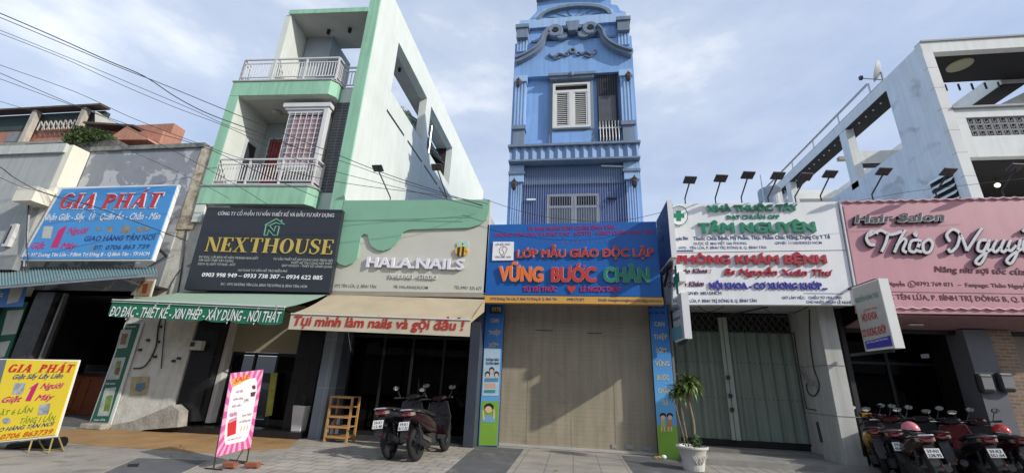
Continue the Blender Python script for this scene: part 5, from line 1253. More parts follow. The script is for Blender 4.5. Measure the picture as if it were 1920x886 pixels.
write(t, Q, [('Thuốc Chữa Bệnh, Mỹ Phẩm, Thực Phẩm Chức Năng, Dụng Cụ Y Tế', 1300, 450, 1557, 447, 7), ('chuyên Bán:', 1262, 451, 1291, 449, 7)], navyp, .004, 0, .022, 0, 'goods_lettering')
write(t, Q, [('DƯỢC SĨ: MAI VIỆT GIA PHONG', 1301, 459, 1400, 458, 5), ('GPHĐ: 11105/ĐKKD-HCM', 1453, 458, 1541, 457, 5), ('- 597D . TÊN LỬA, P. BÌNH TRỊ ĐÔNG B, Q. BÌNH TÂN', 1268, 467, 1437, 466, 5)], navyp, .004, 0, .012, 0, 'small_lettering')
art(t, Q, 'emblem_disc', [ell(1273, 404, 17, 18, 24)], wh, .006, .03)
strokes(t, Q, [ell(1273, 404, 17, 18, 24)+[ell(1273, 404, 17, 18, 24)[0]]], 1.2, grl, .037, .004, 'emblem_ring')
art(t, Q, 'emblem_cross', [[(1268, 395), (1277, 395), (1277, 400), (1283, 400), (1283, 408), (1277, 408), (1277, 414), (1268, 414), (1268, 408), (1263, 408), (1263, 400), (1268, 400)]], grl, .038, .003)
art(t, Q, 'divider', [[(1268, 469), (1300, 468.5), (1300, 471), (1268, 471.5)]], navyp, .004)
t = thing('shop_sign', 'white clinic signboard with raised red and violet letters, lower of the two clinic boards', 'sign', tuple(W(1430, 520, Y=10.2)))
board(t, 'panel', Q, [(1262, 474.5), (1586.5, 469.5), (1604, 571.5), (1262, 570)], .17, whs)
crim = mat('crimson_letter', (.42, .025, .045), .4, .04)
raised(Q, t, [('PHÒNG KHÁM BỆNH', 1268, 494, 1549, 494, 15)], crim, .045, .05, sidem=mat('pale_red_side', (.4, .25, .26), .5, 0))
write(t, Q, [('Bs Nguyễn Xuân Thư', 1357, 515, 1559, 517, 12)], crim, .006, .03, .022, .3, 'doctor_name')
write(t, Q, [('Chuyên Khoa :', 1254, 513, 1334, 511, 9), ('Chuyên Khám', 1250, 538, 1320, 536, 10)], mat('maroon_letter', (.12, .02, .06), .5, 0), .006, .012, .02, .35, 'script_letters')
viol = mat('violet_blue_letter', (.06, .05, .36), .4, .03)
write(t, Q, [('NỘI KHOA - CƠ XƯƠNG KHỚP...', 1330, 541, 1551, 542, 12)], viol, .006, .025, .035, 0, 'raised_letters')
write(t, Q, [('GPHĐ: 08515/HCM', 1288, 552.5, 1353, 552, 6), ('597D TÊN LỬA, P. BÌNH TRỊ ĐÔNG B, Q. BÌNH TÂN', 1262, 567, 1419, 566, 6), ('GIỜ LÀM VIỆC:   CHIỀU TỪ 17H - 20H', 1466, 560, 1578, 560, 5), ('CHỦ NHẬT, NGÀY LỄ NGHỈ', 1512, 568, 1597, 569, 5)], navyp, .004, 0, .016, 0, 'small_lettering')
art(t, Q, 'divider', [[(1507, 549), (1580, 549.5), (1580, 550.5), (1507, 550)]], navyp, .004)
art(t, Q, 'edge_trim', [[(1571, 378), (1573.5, 378), (1608, 571), (1604.5, 571)]], alum, -.02, .06)
# projecting boxes beside the clinic
def projecting(name, label, X, ya, yb, z0, z1, w_, face, edge, root=None):
    t = thing(name, label, 'sign', (X+w_/2, (ya+yb)/2, z0))
    MB().box(X, X+w_, ya, yb, z0, z1).build('case', edge, t)
    MB().box(X-.006, X-.001, ya+.03, yb-.005, z0+.03, z1-.03).build('face_panel', face, t)
    return t
navyf = mat('navy_face', (.02, .05, .17), .5, .1, 3)
t = projecting('projecting_sign', 'navy blue boxed sign projecting from the corner of the pharmacy board', 2.24, 9.62, 10.98, 4.28, 5.69, .12, navyf, mat('white_box_edge', (.68, .69, .7), .5, .05))
QX = PX(2.232)
write(t, QX, [('NHÀ', 1235, 432, 1244, 420, 9), ('THUỐC', 1236, 458, 1247, 448, 10), ('TÂY', 1238, 486, 1249, 478, 9)], mat('dim_blue_letter', (.05, .10, .28), .5, 0), .002, 0, .03)
MB().bar((2.3, 10.3, 4.2), (2.3, 10.9, 3.9), .05, .05).build('bracket', darkmetal, t)
MB().bar((2.3, 9.9, 4.23), (2.3, 11.0, 4.23), .06, .06).build('bracket', darkmetal, t)
t = projecting('projecting_sign', 'narrow white boxed clinic sign projecting beside the blue banner', 2.40, 9.75, 10.7, 2.50, 3.50, .15, mat('pale_grey_face', (.42, .44, .46), .5, .08, 4), MATS['white_box_edge'])
QX = PX(2.392)
tealp = mat('teal_print', (.12, .28, .33), .5, 0)
write(t, QX, [('PHÒNG', 1256, 589, 1274, 579, 7), ('KHÁM', 1258, 604, 1275, 597, 5)], navyp, .002, 0, .02)
art(t, QX, 'teal_patch', [[(1258, 615), (1277, 609), (1280, 632), (1261, 638)]], tealp, .002)
MB().box(2.44, 2.5, 9.9, 10.6, 2.43, 2.499).build('bracket', darkmetal, t)
MB().box(2.45, 2.5, 10.5, 10.56, 3.5, 4.2).build('hanger', darkmetal, t)
t = thing('cross_sign', 'small green pharmacy cross sign on a bracket above the narrow white box', 'sign', (2.42, 10.0, 3.55))
zc = W(1266, 528, X=2.4).z
c_ = [(-.09, .34), (.09, .34), (.09, .12), (.27, .12), (.27, -.1), (.09, -.1), (.09, -.34), (-.09, -.34), (-.09, -.1), (-.27, -.1), (-.27, .12), (-.09, .12)]
MB().yz([(9.95+a, zc+b) for a, b in c_], 2.38, 2.52).build('case', wh, t)
MB().yz([(9.95+a*.93, zc+b*.95) for a, b in c_], 2.372, 2.379).build('face_panel', grl, t)
MB().bar((2.45, 10.2, zc), (2.45, 10.4, zc), .04, .04).build('bracket', darkmetal, t)
MB().box(2.43, 2.47, 9.93, 9.97, 3.501, zc-.341).build('post', darkmetal, t)
# slanted clinic box sign on the other side
t = projecting('projecting_sign', 'white boxed clinic sign with red words and blue foot hanging below the pink sign corner', 6.02, 9.12, 9.98, 2.36, 3.70, .17, mat('shaded_white_face', (.44, .43, .40), .5, .06, 4), mat('lit_white_edge', (.74, .74, .72), .5, .05))  # white box: face toned down for its shade, edge paler for the sun
QX = PX(6.012)
write(t, QX, [('NGUYỄN XUÂN THƯ', 1605, 568, 1647, 556, 9)], grl, .002, 0, .012)
write(t, QX, [('NỘI KHOA', 1618, 603, 1646, 596, 14), ('CƠ XƯƠNG KHỚP', 1618, 632, 1663, 623, 14)], redl, .002, 0, .02, 0, 'red_lettering')
art(t, QX, 'blue_foot', [[(1622, 640), (1669, 628), (1673, 647), (1625, 654)]], viol, .002)
write(t, QX, [('Chuyên khoa', 1620, 583, 1645, 577, 4)], redl, .003, 0, .006, 0, 'small_lettering')
write(t, QX, [('597D TÊN LỬA, BÌNH TRỊ ĐÔNG B', 1626, 644, 1666, 635, 3)], wh, .005, 0, .006, 0, 'address')
MB().box(6.07, 6.12, 9.3, 10.2, 3.70, 3.74).build('bracket', darkmetal, t)
MB().box(6.07, 6.12, 9.3, 10.6, 2.30, 2.358).build('bracket', darkmetal, t)
# floodlights over the clinic and salon signs
ords = ['first', 'second', 'third', 'fourth', 'fifth', 'sixth']
for i, (f, h) in enumerate([((1285, 380), (1294, 338)), ((1342, 380), (1352, 335)), ((1391, 378), (1403, 329)), ((1441, 378), (1459, 330)), ((1492, 377), (1511, 332)), ((1540, 375), (1557, 327))]):
    floodlight(W(f[0], f[1], Y=10.27), W(h[0], h[1], Y=9.7), 'black floodlight on a straight arm over the pharmacy board, %s from the blue house' % ords[i], 'floodlights over the shop signs', yaw=.15)
for i, (f, h) in enumerate([((1637, 373), (1658, 322)), ((1757, 370), (1779, 323)), ((1882, 368), (1905, 315))]):
    floodlight(W(f[0], f[1], Y=10.27), W(h[0], h[1], Y=9.7), 'black floodlight on a straight arm over the pink salon sign, %s from the pharmacy' % ords[i], 'floodlights over the shop signs', yaw=.15)
# ================================================================ hair salon
t = thing('hair_salon', 'low hair salon shopfront with dark glass, slate pier and brick column under the pink sign', 'shop', (8, 11, 0))
MB().box(6.41, 14, 10.5, 18, 3.62, 5.8).build('upper_wall', greyp, t)
pks = mat('dusty_pink_soffit', (.34, .20, .215), .7, .1, 2)
MB().slab([(6.42, 10.31, 3.16), (14, 10.31, 3.16), (14, 11.2, 3.0), (6.42, 11.2, 3.0)], (0, 0, .03)).build('soffit', pks, t)
MB().box(6.42, 14, 11.2, 11.3, 2.9, 3.6).build('lintel', blackm, t)
MB().box(7.5, 7.75, 10.7, 10.8, 3.02, 3.06).build('soffit_lamp', mat('dull_white_lamp', (.5, .5, .5), .3, 0), t)
mb = MB()
for x in (6.42, 7.7, 9.05): mb.box(x, x+.07, 12.1, 12.18, .05, 3.4)
mb.box(6.42, 9.12, 12.105, 12.175, 2.25, 2.31); mb.box(6.42, 9.12, 12.105, 12.175, .05, .2); gf = mb.build('glass_front', MATS['charcoal_frame'], t)
MB().box(6.45, 9.07, 12.135, 12.143, .2, 3.4).build('pane', darkglass, gf)
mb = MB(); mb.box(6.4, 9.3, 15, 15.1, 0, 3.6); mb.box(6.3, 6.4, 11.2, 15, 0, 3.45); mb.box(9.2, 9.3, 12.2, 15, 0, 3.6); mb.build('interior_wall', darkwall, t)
MB().box(6.4, 14, 11.0, 15, .009, .05).build('floor', darkfloor, t)
MB().box(6.4, 9, 11.3, 15, 3.3, 3.4).build('interior_ceiling', darkwall, t)
slp = mat('slate_pier_paint', (.13, .135, .155), .6, .12, 2)
MB().box(8.72, 9.22, 11.0, 11.5, 0, 3.0).build('pier', slp, t)
MB().box(8.74, 9.2, 11.501, 12.1, 0, 3.4).build('side_wall', blackm, t)
brm = brickmat('red_brown_brick', (.24, .14, .09), (.33, .22, .15), (.30, .27, .23), .22, .075, .012, .85, .5, 'XZ', .8)
MB().box(9.221, 9.7, 11.05, 11.5, 0, 3.0).build('brick_column', brm, t)
MB().box(9.7, 14, 11.25, 11.4, 0, 3.0).build('roller_shutter', mat('brown_beige_shutter', (.25, .21, .17), .6, .08, 2), t)
for i, (x, y) in enumerate(((1850, 718), (1888, 716))):
    p = W(x, y, Y=10.9)
    wl = MB().box(p.x-.15, p.x+.13, 10.86, 10.998, p.z-.2, p.z+.2).build('wall_box', darkmetal, t, bevel=.05)
    MB().box(p.x-.11, p.x+.09, 10.845, 10.859, p.z-.12, p.z+.12).build('cover', mat('grey_cover', (.22, .22, .23), .4, .1), wl)
for i in range(4):
    p = W(1690+i*9, 760, Y=12.5); MB().tube([(p.x, 12.5, 1.3), (p.x, 12.5, 1.95)], .015).build('hanging_rod', mat('pale_rod', (.45, .45, .45), .4, 0), t)
p = W(1742, 667, Y=12.9); t2 = thing('ceiling_lamp', 'dim lamp glowing behind the dark salon glass', 'lamp', (p.x, 12.9, 2.9)); MB().box(p.x-.12, p.x+.12, 12.8, 13, p.z-.05, p.z+.05).build('housing', mat('dim_glow', (.9, .9, 1), .5, 0, emit=.45), t2); MB().tube([(p.x, 12.9, p.z+.05), (p.x, 12.9, 3.3)], .01).build('rod', darkmetal, t2)
Q = PY(10.2)
t = thing('shop_sign', 'dusty pink hair salon signboard with white script letters edged in black', 'sign', tuple(W(1750, 480, Y=10.2)))
pinkb = mat('dusty_pink_panel', (.53, .265, .31), .5, .06, 1.2, streak=.06)
def ext_r(xl, yl, xr, yr, X):   # run a photo edge on to world X
    a, b = Q.at(xl, yl), Q.at(xr, yr); k_ = (X-a.x)/(b.x-a.x); return a+(b-a)*k_
tl, bl = Q.at(1574, 377), Q.at(1610, 586); tr, br = ext_r(1574, 377, 1915, 369, 11.4), ext_r(1610, 586, 1915, 589.5, 11.4)
MB().slab([tl, tr, br, bl], (0, .11, 0)).build('panel', pinkb, t)
mb = MB()
for (a, b) in ((tl, tr), (bl+Vector((0, 0, .14)), br+Vector((0, 0, .14)))):
    d = b-a; n = int(d.length/.115); c = []
    for i in range(n+1): c.append(a+d*(i/n)+Vector((0, -.02, .018*(1 if i % 2 else -1)-.03)))
    mb.tube(c, .022, 5)
c = [tl.lerp(bl, i/20)+Vector((.06, -.02, .015*(1 if i % 2 else -1))) for i in range(1, 20)]; mb.tube(c, .018, 5)
mb.build('rope_trim', mat('pale_pink_trim', (.62, .38, .42), .5, .1, 6), t)
art(t, Q, 'ruling', [[(1672, 546), (1921, 550), (1921, 551), (1672, 547)]], mat('dark_plum_line', (.10, .02, .03), .5, 0), .004)
chp = mat('charcoal_letter', (.035, .035, .045), .4, .05); lgr = mat('letter_light_edge', (.66, .62, .64), .5, 0); sil2 = mat('pearl_letter', (.60, .60, .62), .35, .04)
write(t, Q, [('Hair Salon', 1597, 421.5, 1769, 416.5, 15)], blackm, .004, .05, .07, .22, 'black_back_letters', 3)
write(t, Q, [('Hair Salon', 1599, 420, 1770, 415, 15)], lgr, .058, .006, .062, .22, 'edge_letters', 3)
write(t, Q, [('Hair Salon', 1600.5, 419.3, 1768.5, 414.3, 15)], chp, .068, .004, .024, .22, 'front_letters', 3)
sc = [bez((1646, 437), (1632, 434), (1624, 446), (1630, 458), (1640, 459), n=4), bez((1628, 442), (1650, 432), (1668, 440), (1690, 434), n=4), bez((1664, 438), (1660, 455), (1652, 472), n=4),
  bez((1697, 431), (1687, 448), (1676, 473), n=4), bez((1680, 461), (1692, 448), (1698, 452), (1692, 468), (1699, 473), n=4),
  bez((1722, 450), (1708, 452), (1704, 468), (1714, 472), (1722, 460), (1725, 449), n=4), bez((1725, 449), (1719, 468), (1728, 472), n=4), bez((1712, 440), (1718, 436), (1716, 444), n=3),
  bez((1742, 448), (1730, 456), (1732, 472), (1742, 472), (1748, 458), (1742, 448), n=4),
  bez((1780, 453), (1774, 440), (1786, 430), (1800, 440), (1812, 470), n=4), bez((1800, 437), (1794, 460), (1782, 472), (1777, 466), n=4), bez((1812, 470), (1826, 448), (1840, 428), n=4),
  bez((1849, 450), (1836, 452), (1832, 468), (1842, 471), (1850, 458), (1854, 449), n=4), bez((1854, 449), (1846, 480), (1836, 495), (1828, 490), (1840, 478), (1860, 466), n=4),
  bez((1868, 450), (1860, 466), (1866, 472), (1876, 462), n=4), bez((1882, 449), (1875, 466), (1881, 472), (1890, 463), n=4),
  bez((1894, 450), (1888, 464), (1894, 470), (1904, 460), n=4), bez((1912, 449), (1904, 478), (1894, 494), (1886, 488), (1898, 476), (1916, 466), n=4),
  bez((1920, 462), (1932, 452), (1926, 446), (1917, 456), (1920, 471), (1934, 468), n=4), bez((1916, 434), (1924, 428), (1932, 434), n=3),
  bez((1934, 468), (1944, 450), (1938, 473), n=4), bez((1939, 468), (1950, 452), (1955, 458), (1951, 473), (1964, 468), n=4)]
strokes(t, Q, [[(x-2.2, y+2) for x, y in p] for p in sc], 7.0, blackm, .004, .05, 'black_back_script')
strokes(t, Q, sc, 5.2, sil2, .058, .02, 'script_letters')
mar = mat('maroon_print', (.10, .012, .03), .5, 0)
write(t, Q, [('Nâng niu sợi tóc của bạn', 1753, 509, 1962, 516, 11)], mar, .004, .008, .008, .2, 'tagline')
write(t, Q, [('Thảo Nguyễn', 1642, 534, 1697, 536, 7.5), ('0792 769 071  –  Fanpage: Thảo Nguyễn', 1719, 535, 1934, 540, 7.5), ('597C TÊN LỬA, P. BÌNH TRỊ ĐÔNG B, Q. BÌNH TÂN', 1646, 560, 1989, 567, 9.5)], mar, .004, 0, .022, 0, 'contact_lettering')
strokes(t, Q, [ell(1710, 532, 7, 6, 10)+[ell(1710, 532, 7, 6, 10)[0]], [(1707, 529), (1709, 534), (1713, 535)]], 1.2, mar, .004, .002, 'phone_symbol')
# ================================================================ white house behind the salon
t = thing('white_house', 'large white concrete house with open roof frames, louvres and patterned vent blocks', 'house', (13, 12.5, 0))
wm = mat('white_house_paint', (.72, .73, .71), .8, .05, 1.2, .2, 22, streak=.08)
wg = mat('pale_house_side', (.70, .73, .74), .8, .06, 1.6, .2, 22, streak=.10)
spots(wg, (.33, .34, .34), 1.1, .56, .66, .55); spots(wm, (.45, .45, .43), .9, .6, .72, .4)
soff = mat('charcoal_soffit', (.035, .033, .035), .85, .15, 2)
def P2(x, y): p = W(x, y, X=11.1); return (p.y, p.z)
T_ = .3
# side wall: solid front part, raking foot, top beam, posts
MB().yz([(12.55, 5), (14.13, 5), (14.13, 12.2), (12.55, 12.2)], 11.06, 11.06+T_).build('side_wall', wg, t)
MB().yz([(14.131, 5), (26, 5), (26, 8.6), (22.5, 9.45), (14.131, 9.45)], 11.06, 11.06+T_).build('side_parapet', wg, t)
bmm = MB().box(11.06, 11.06+T_+.5, 14.131, 26, 11.76, 12.2).build('roof_beam', wm, t)
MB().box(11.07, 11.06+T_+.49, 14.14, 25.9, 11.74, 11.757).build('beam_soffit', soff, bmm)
for y in (16.55, 21.3, 24.6): MB().box(11.06, 11.06+T_, y, y+.42, 9.2, 11.738).build('post', wm, t)
mb = MB()
for i in range(26): mb.ball((11.3, 14.4+i*.42, 11.715), .035, 6, 4)
mb.build('beam_lamp', mat('white_lamp_dot', (.8, .8, .75), .4, 0), bmm)
mb = MB(); mb.box(11.4, 17, 16.6, 16.95, 10.2, 10.75); mb.box(11.4, 17, 19.5, 19.9, 9.5, 9.68); mb.box(11.4, 18, 22.5, 23, 11.3, 11.8); mb.build('cross_beam', wm, t)
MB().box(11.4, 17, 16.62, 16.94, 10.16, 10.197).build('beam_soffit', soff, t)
# dark inner storey seen under the frames
MB().box(11.4, 19, 23.2, 27, 8, 10.4).build('rear_storey', mat('dark_rear_storey', (.05, .05, .05), .9, .2), t)
# front face: frame of the roof terrace, beams, vent blocks
MB().box(11.05, 18, 12.4, 12.62, 11.84, 12.24).build('front_beam', wm, t)
MB().box(11.08, 18, 12.36, 12.66, 12.241, 12.3).build('roof_edge', mat('grey_roof_edge', (.36, .37, .37), .8, .1, 3), t)
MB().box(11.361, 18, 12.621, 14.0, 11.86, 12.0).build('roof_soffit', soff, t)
MB().box(11.03, 11.32, 12.39, 12.549, 6, 11.838).build('front_column', brickmat('white_block_column', (.68, .68, .66), (.70, .70, .68), (.42, .42, .41), 2, .75, .012, .8, 0, 'XZ', .3, .1), t)
MB().lathe([(.33, 0), (.33, -.03), (.28, -.05)], (12.6, 13.1, 11.86), 20).build('ceiling_light', mat('yellowed_lamp_glass', (.42, .40, .25), .4, .1), t)
mb = MB(); mb.box(11.32, 18, 12.42, 12.62, 9.42, 9.72); mb.box(11.32, 18, 12.421, 12.62, 8.1, 8.78); mb.box(11.32, 11.6, 12.422, 12.62, 8.781, 9.419); mb.build('parapet', wm, t)
MB().box(11.3, 18, 12.34, 12.66, 9.721, 9.78).build('parapet_coping', MATS['grey_roof_edge'], t)
vent = mat('grey_vent_block', (.22, .22, .225), .8, .1, 3)
vb = MB(); s_ = .205
for i in range(14):
    for j in range(3):
        x, z = 11.61+i*s_*1.02, 8.785+j*s_*1.02; a = s_
        for (p, q, r_, u_) in ((0, 1, 0, .14), (0, 1, .86, 1), (0, .14, .14, .86), (.86, 1, .14, .86), (.28, .72, .28, .38), (.28, .38, .38, .86), (.62, .72, .38, .62)):
            vb.box(x+a*p, x+a*q, 12.46, 12.56, z+a*r_, z+a*u_)
vb.build('vent_block', vent, t)
MB().box(11.6, 18, 12.6, 12.66, 8.78, 9.42).build('vent_backing', blackm, t)
# sloping inner beam behind the terrace opening
bm2 = MB().slab([(11.9, 14.2, 9.75), (12.6, 14.2, 9.75), (17.4, 14.2, 12.2), (16.7, 14.2, 12.2)], (0, .5, 0)).build('raking_beam', wm, t)
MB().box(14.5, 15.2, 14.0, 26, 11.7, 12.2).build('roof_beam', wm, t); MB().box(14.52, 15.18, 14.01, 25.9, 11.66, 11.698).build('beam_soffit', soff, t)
MB().box(11.4, 14.5, 17.8, 18.0, 11.05, 11.2).build('cross_beam', mat('tan_beam', (.4, .36, .3), .8, .1), t)
mb = MB()
for i in range(8): mb.tube([(11.7+i*.4, 14.1, 11.85), (11.7+i*.4, 14.1, 11.6)], .03, 5)
mb.build('hanging_lamp', darkmetal, t)
# open storey under the parapet
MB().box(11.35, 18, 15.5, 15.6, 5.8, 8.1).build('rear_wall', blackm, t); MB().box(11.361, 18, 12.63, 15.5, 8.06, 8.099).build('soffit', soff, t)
MB().box(11.36, 18, 12.62, 15.5, 5.75, 5.85).build('floor_slab', wm, t)
for i, (x, z, y) in enumerate(((12.0, 7.4, 13.4), (12.9, 7.75, 13.6), (13.6, 7.5, 13.4))):
    lm = MB().ball((x, y, z), .07, 10, 6).build('bulb', mat('bulb_glow', (1, .9, .7), .5, 0, emit=1.2), t); MB().tube([(x, y, z+.06), (x, y, 8.07)], .01, 5).build('cord', darkmetal, lm)
# louvred side opening
y0, y1, zl, zh = 12.75, 13.55, 6.6, 7.85
MB().box(11.045, 11.059, y0, y1, zl, zh).build('louvre_opening', blackm, t)
mb = MB()
for i in range(6): mb.slab([(10.96, y0-.02, zl+.1+i*.21), (10.96, y1, zl+.1+i*.21), (11.045, y1, zl+.2+i*.21), (11.045, y0-.02, zl+.2+i*.21)], (0, 0, .025))
mb.build('louvre', wm, t)
mb = MB(); mb.tube([(11.2, 15.0, 12.75), (11.2, 25, 12.75)], .05); 
for y in (15.0, 17, 19, 21, 23, 25): mb.tube([(11.2, y, 12.2), (11.2, y, 12.75)], .035)
mb.build('roof_railing', steel, t)
MB().box(11.1, 11.5, 14.2, 26, 12.201, 12.26).build('roof_edge', darkmetal, t)
MB().box(11.36, 18, 15.6, 26, 0, 8.0).build('rear_body', wm, t)
# satellite dish
p = W(1655, 135, X=11.3)
t = thing('satellite_dish', 'grey satellite dish on the roof edge of the white house', 'satellite dish', (11.25, p.y+.1, 12.26))
DAX = Vector((-.74, .52, .36)).normalized()
dish = MB(Matrix.Translation((11.25, p.y, p.z+.05)) @ DAX.to_track_quat('Z', 'Y').to_matrix().to_4x4())
dish.lathe([(.02, 0), (.15, .015), (.28, .06), (.38, .12), (.38, .13), (.28, .07), (.15, .025), (.02, .012)], (0, 0, 0), 24)
dish.build('reflector', mat('grey_dish_paint', (.42, .43, .43), .5, .1, 4), t, smooth=True)
mb = MB(); mb.tube([(11.25, p.y, 12.25), (11.25, p.y, p.z)], .04); mb.tube([Vector((11.25, p.y, p.z-.35)), Vector((11.25, p.y, p.z-.2))+DAX*.62], .02); mb.build('mast', steel, t)
LNB = Vector((11.25, p.y, p.z-.2))+DAX*.62
MB().box(LNB.x-.05, LNB.x+.05, LNB.y-.05, LNB.y+.05, LNB.z-.06, LNB.z+.08).build('receiver', darkmetal, t)
# grey tank far behind
p = W(1437, 352, Y=20)
t = thing('water_tank', 'grey cylindrical water tank behind the pharmacy floodlights', 'water tank', (p.x, 20, 8))
MB().lathe([(.48, -1.6), (.5, -1.55), (.5, -.1), (.46, 0), (.15, .08)], (p.x+.1, 20, p.z-.1), 28).build('drum', mat('galvanised_tank', (.38, .40, .43), .5, .1, 3, streak=.15), t)
MB().tube([(p.x-.5, 19.4, p.z-2), (p.x-.45, 19.4, p.z+.4)], .025).build('pipe', steel, t)
MB().box(p.x-.7, p.x+.9, 19.3, 20.8, 5, p.z-1.7).build('plinth', concrete, t)
MB().box(p.x-3, p.x+4, 19.5, 26, 0, 5).build('base_wall', greyp, t)
# ================================================================ potted dracaena
t = thing('potted_plant', 'tall dracaena in an embossed white pot beside the blue banner', 'plant', (2.30, 9.55, 0))
potm = mat('white_pot_plaster', (.62, .60, .56), .6, .08, 4, .1, 30)
spots(potm, (.30, .26, .20), 6, .58, .68, .5)
c0 = Vector((2.31, 9.6, 0))
MB().lathe([(.17, .01), (.19, .0), (.2, .05), (.225, .22), (.26, .36), (.30, .39), (.305, .42), (.28, .43), (.26, .39), (.24, .36)], c0, 28).build('pot', potm, t, smooth=True)
MB().lathe([(.001, .37), (.25, .371)], c0, 20).build('soil', mat('dark_soil', (.03, .025, .02), .95, .3, 20), t)
mb = MB()
for i in range(9):
    a = -1.57+.35+(i-4)*.06; pts = []
    for k in range(4): pts.append(c0+Vector((math.cos(a+(i-4)*.03*k)*(.215+.025*k), math.sin(a+(i-4)*.03*k)*(.215+.025*k), .12+.055*k+(i % 3)*.01)))
    mb.tube(pts, [.006, .012, .009, .004], 5)
mb.build('embossed_relief', potm, t)
cane = mat('dracaena_cane', (.30, .22, .14), .85, .25, 12, .3, 40)
mb = MB()
mb.tube(bez((2.36, 9.6, .36), (2.39, 9.62, .8), (2.34, 9.6, 1.2), (2.36, 9.62, 1.5), n=4), [.022]*13, 7)
mb.tube(bez((2.26, 9.62, .36), (2.21, 9.64, .8), (2.16, 9.66, 1.32), n=4), .014, 6); mb.tube([(2.2, 9.55, .36), (2.02, 9.5, 1.25)], .01, 6)
mb.build('cane', cane, t)
def rosette(mb, c, n, l, rnd, up=.5):
    for i in range(n):
        a = rnd.uniform(0, 2*math.pi); e = rnd.uniform(-.15, 1.25)+up*.2; L_ = l*rnd.uniform(.7, 1.1); wd = .024*rnd.uniform(.8, 1.3)
        d = Vector((math.cos(a), math.sin(a), 0)); s_ = Vector((-math.sin(a), math.cos(a), 0)); P = []; p = Vector(c)+Vector((0, 0, rnd.uniform(-.06, .1)))
        for k in range(6):
            f = k/5; ww = wd*math.sin(math.pi*(.12+.88*f))+.002; P.append((p-s_*ww, p+Vector((0, 0, -.006)), p+s_*ww))
            p = p + (d*math.cos(e-f*1.9)+Vector((0, 0, 1))*math.sin(e-f*1.9))*(L_/5)
        for k in range(5):
            mb.face([P[k][0], P[k][1], P[k+1][1], P[k+1][0]]); mb.face([P[k][1], P[k][2], P[k+1][2], P[k+1][1]])
rp_ = random.Random(5)
drac = mat('dracaena_leaf', (.13, .20, .035), .45, .45, 14); spots(drac, (.25, .2, .05), 9, .6, .64, .8); lowl = mat('low_leaf_green', (.05, .09, .02), .5, .4, 10)
mb = MB(); rosette(mb, (2.36, 9.62, 1.5), 125, .40, rp_); mb.build('crown', drac, t)
mb = MB(); rosette(mb, (2.16, 9.66, 1.36), 70, .33, rp_); mb.build('crown', drac, t)
mb = MB()
for _ in range(5): leaves(mb, (2.31+rp_.uniform(-.15, .15), 9.58+rp_.uniform(-.12, .12), .5), (.1, .1, .14), 45, .035, rp_)
mb.build('undergrowth', lowl, t)
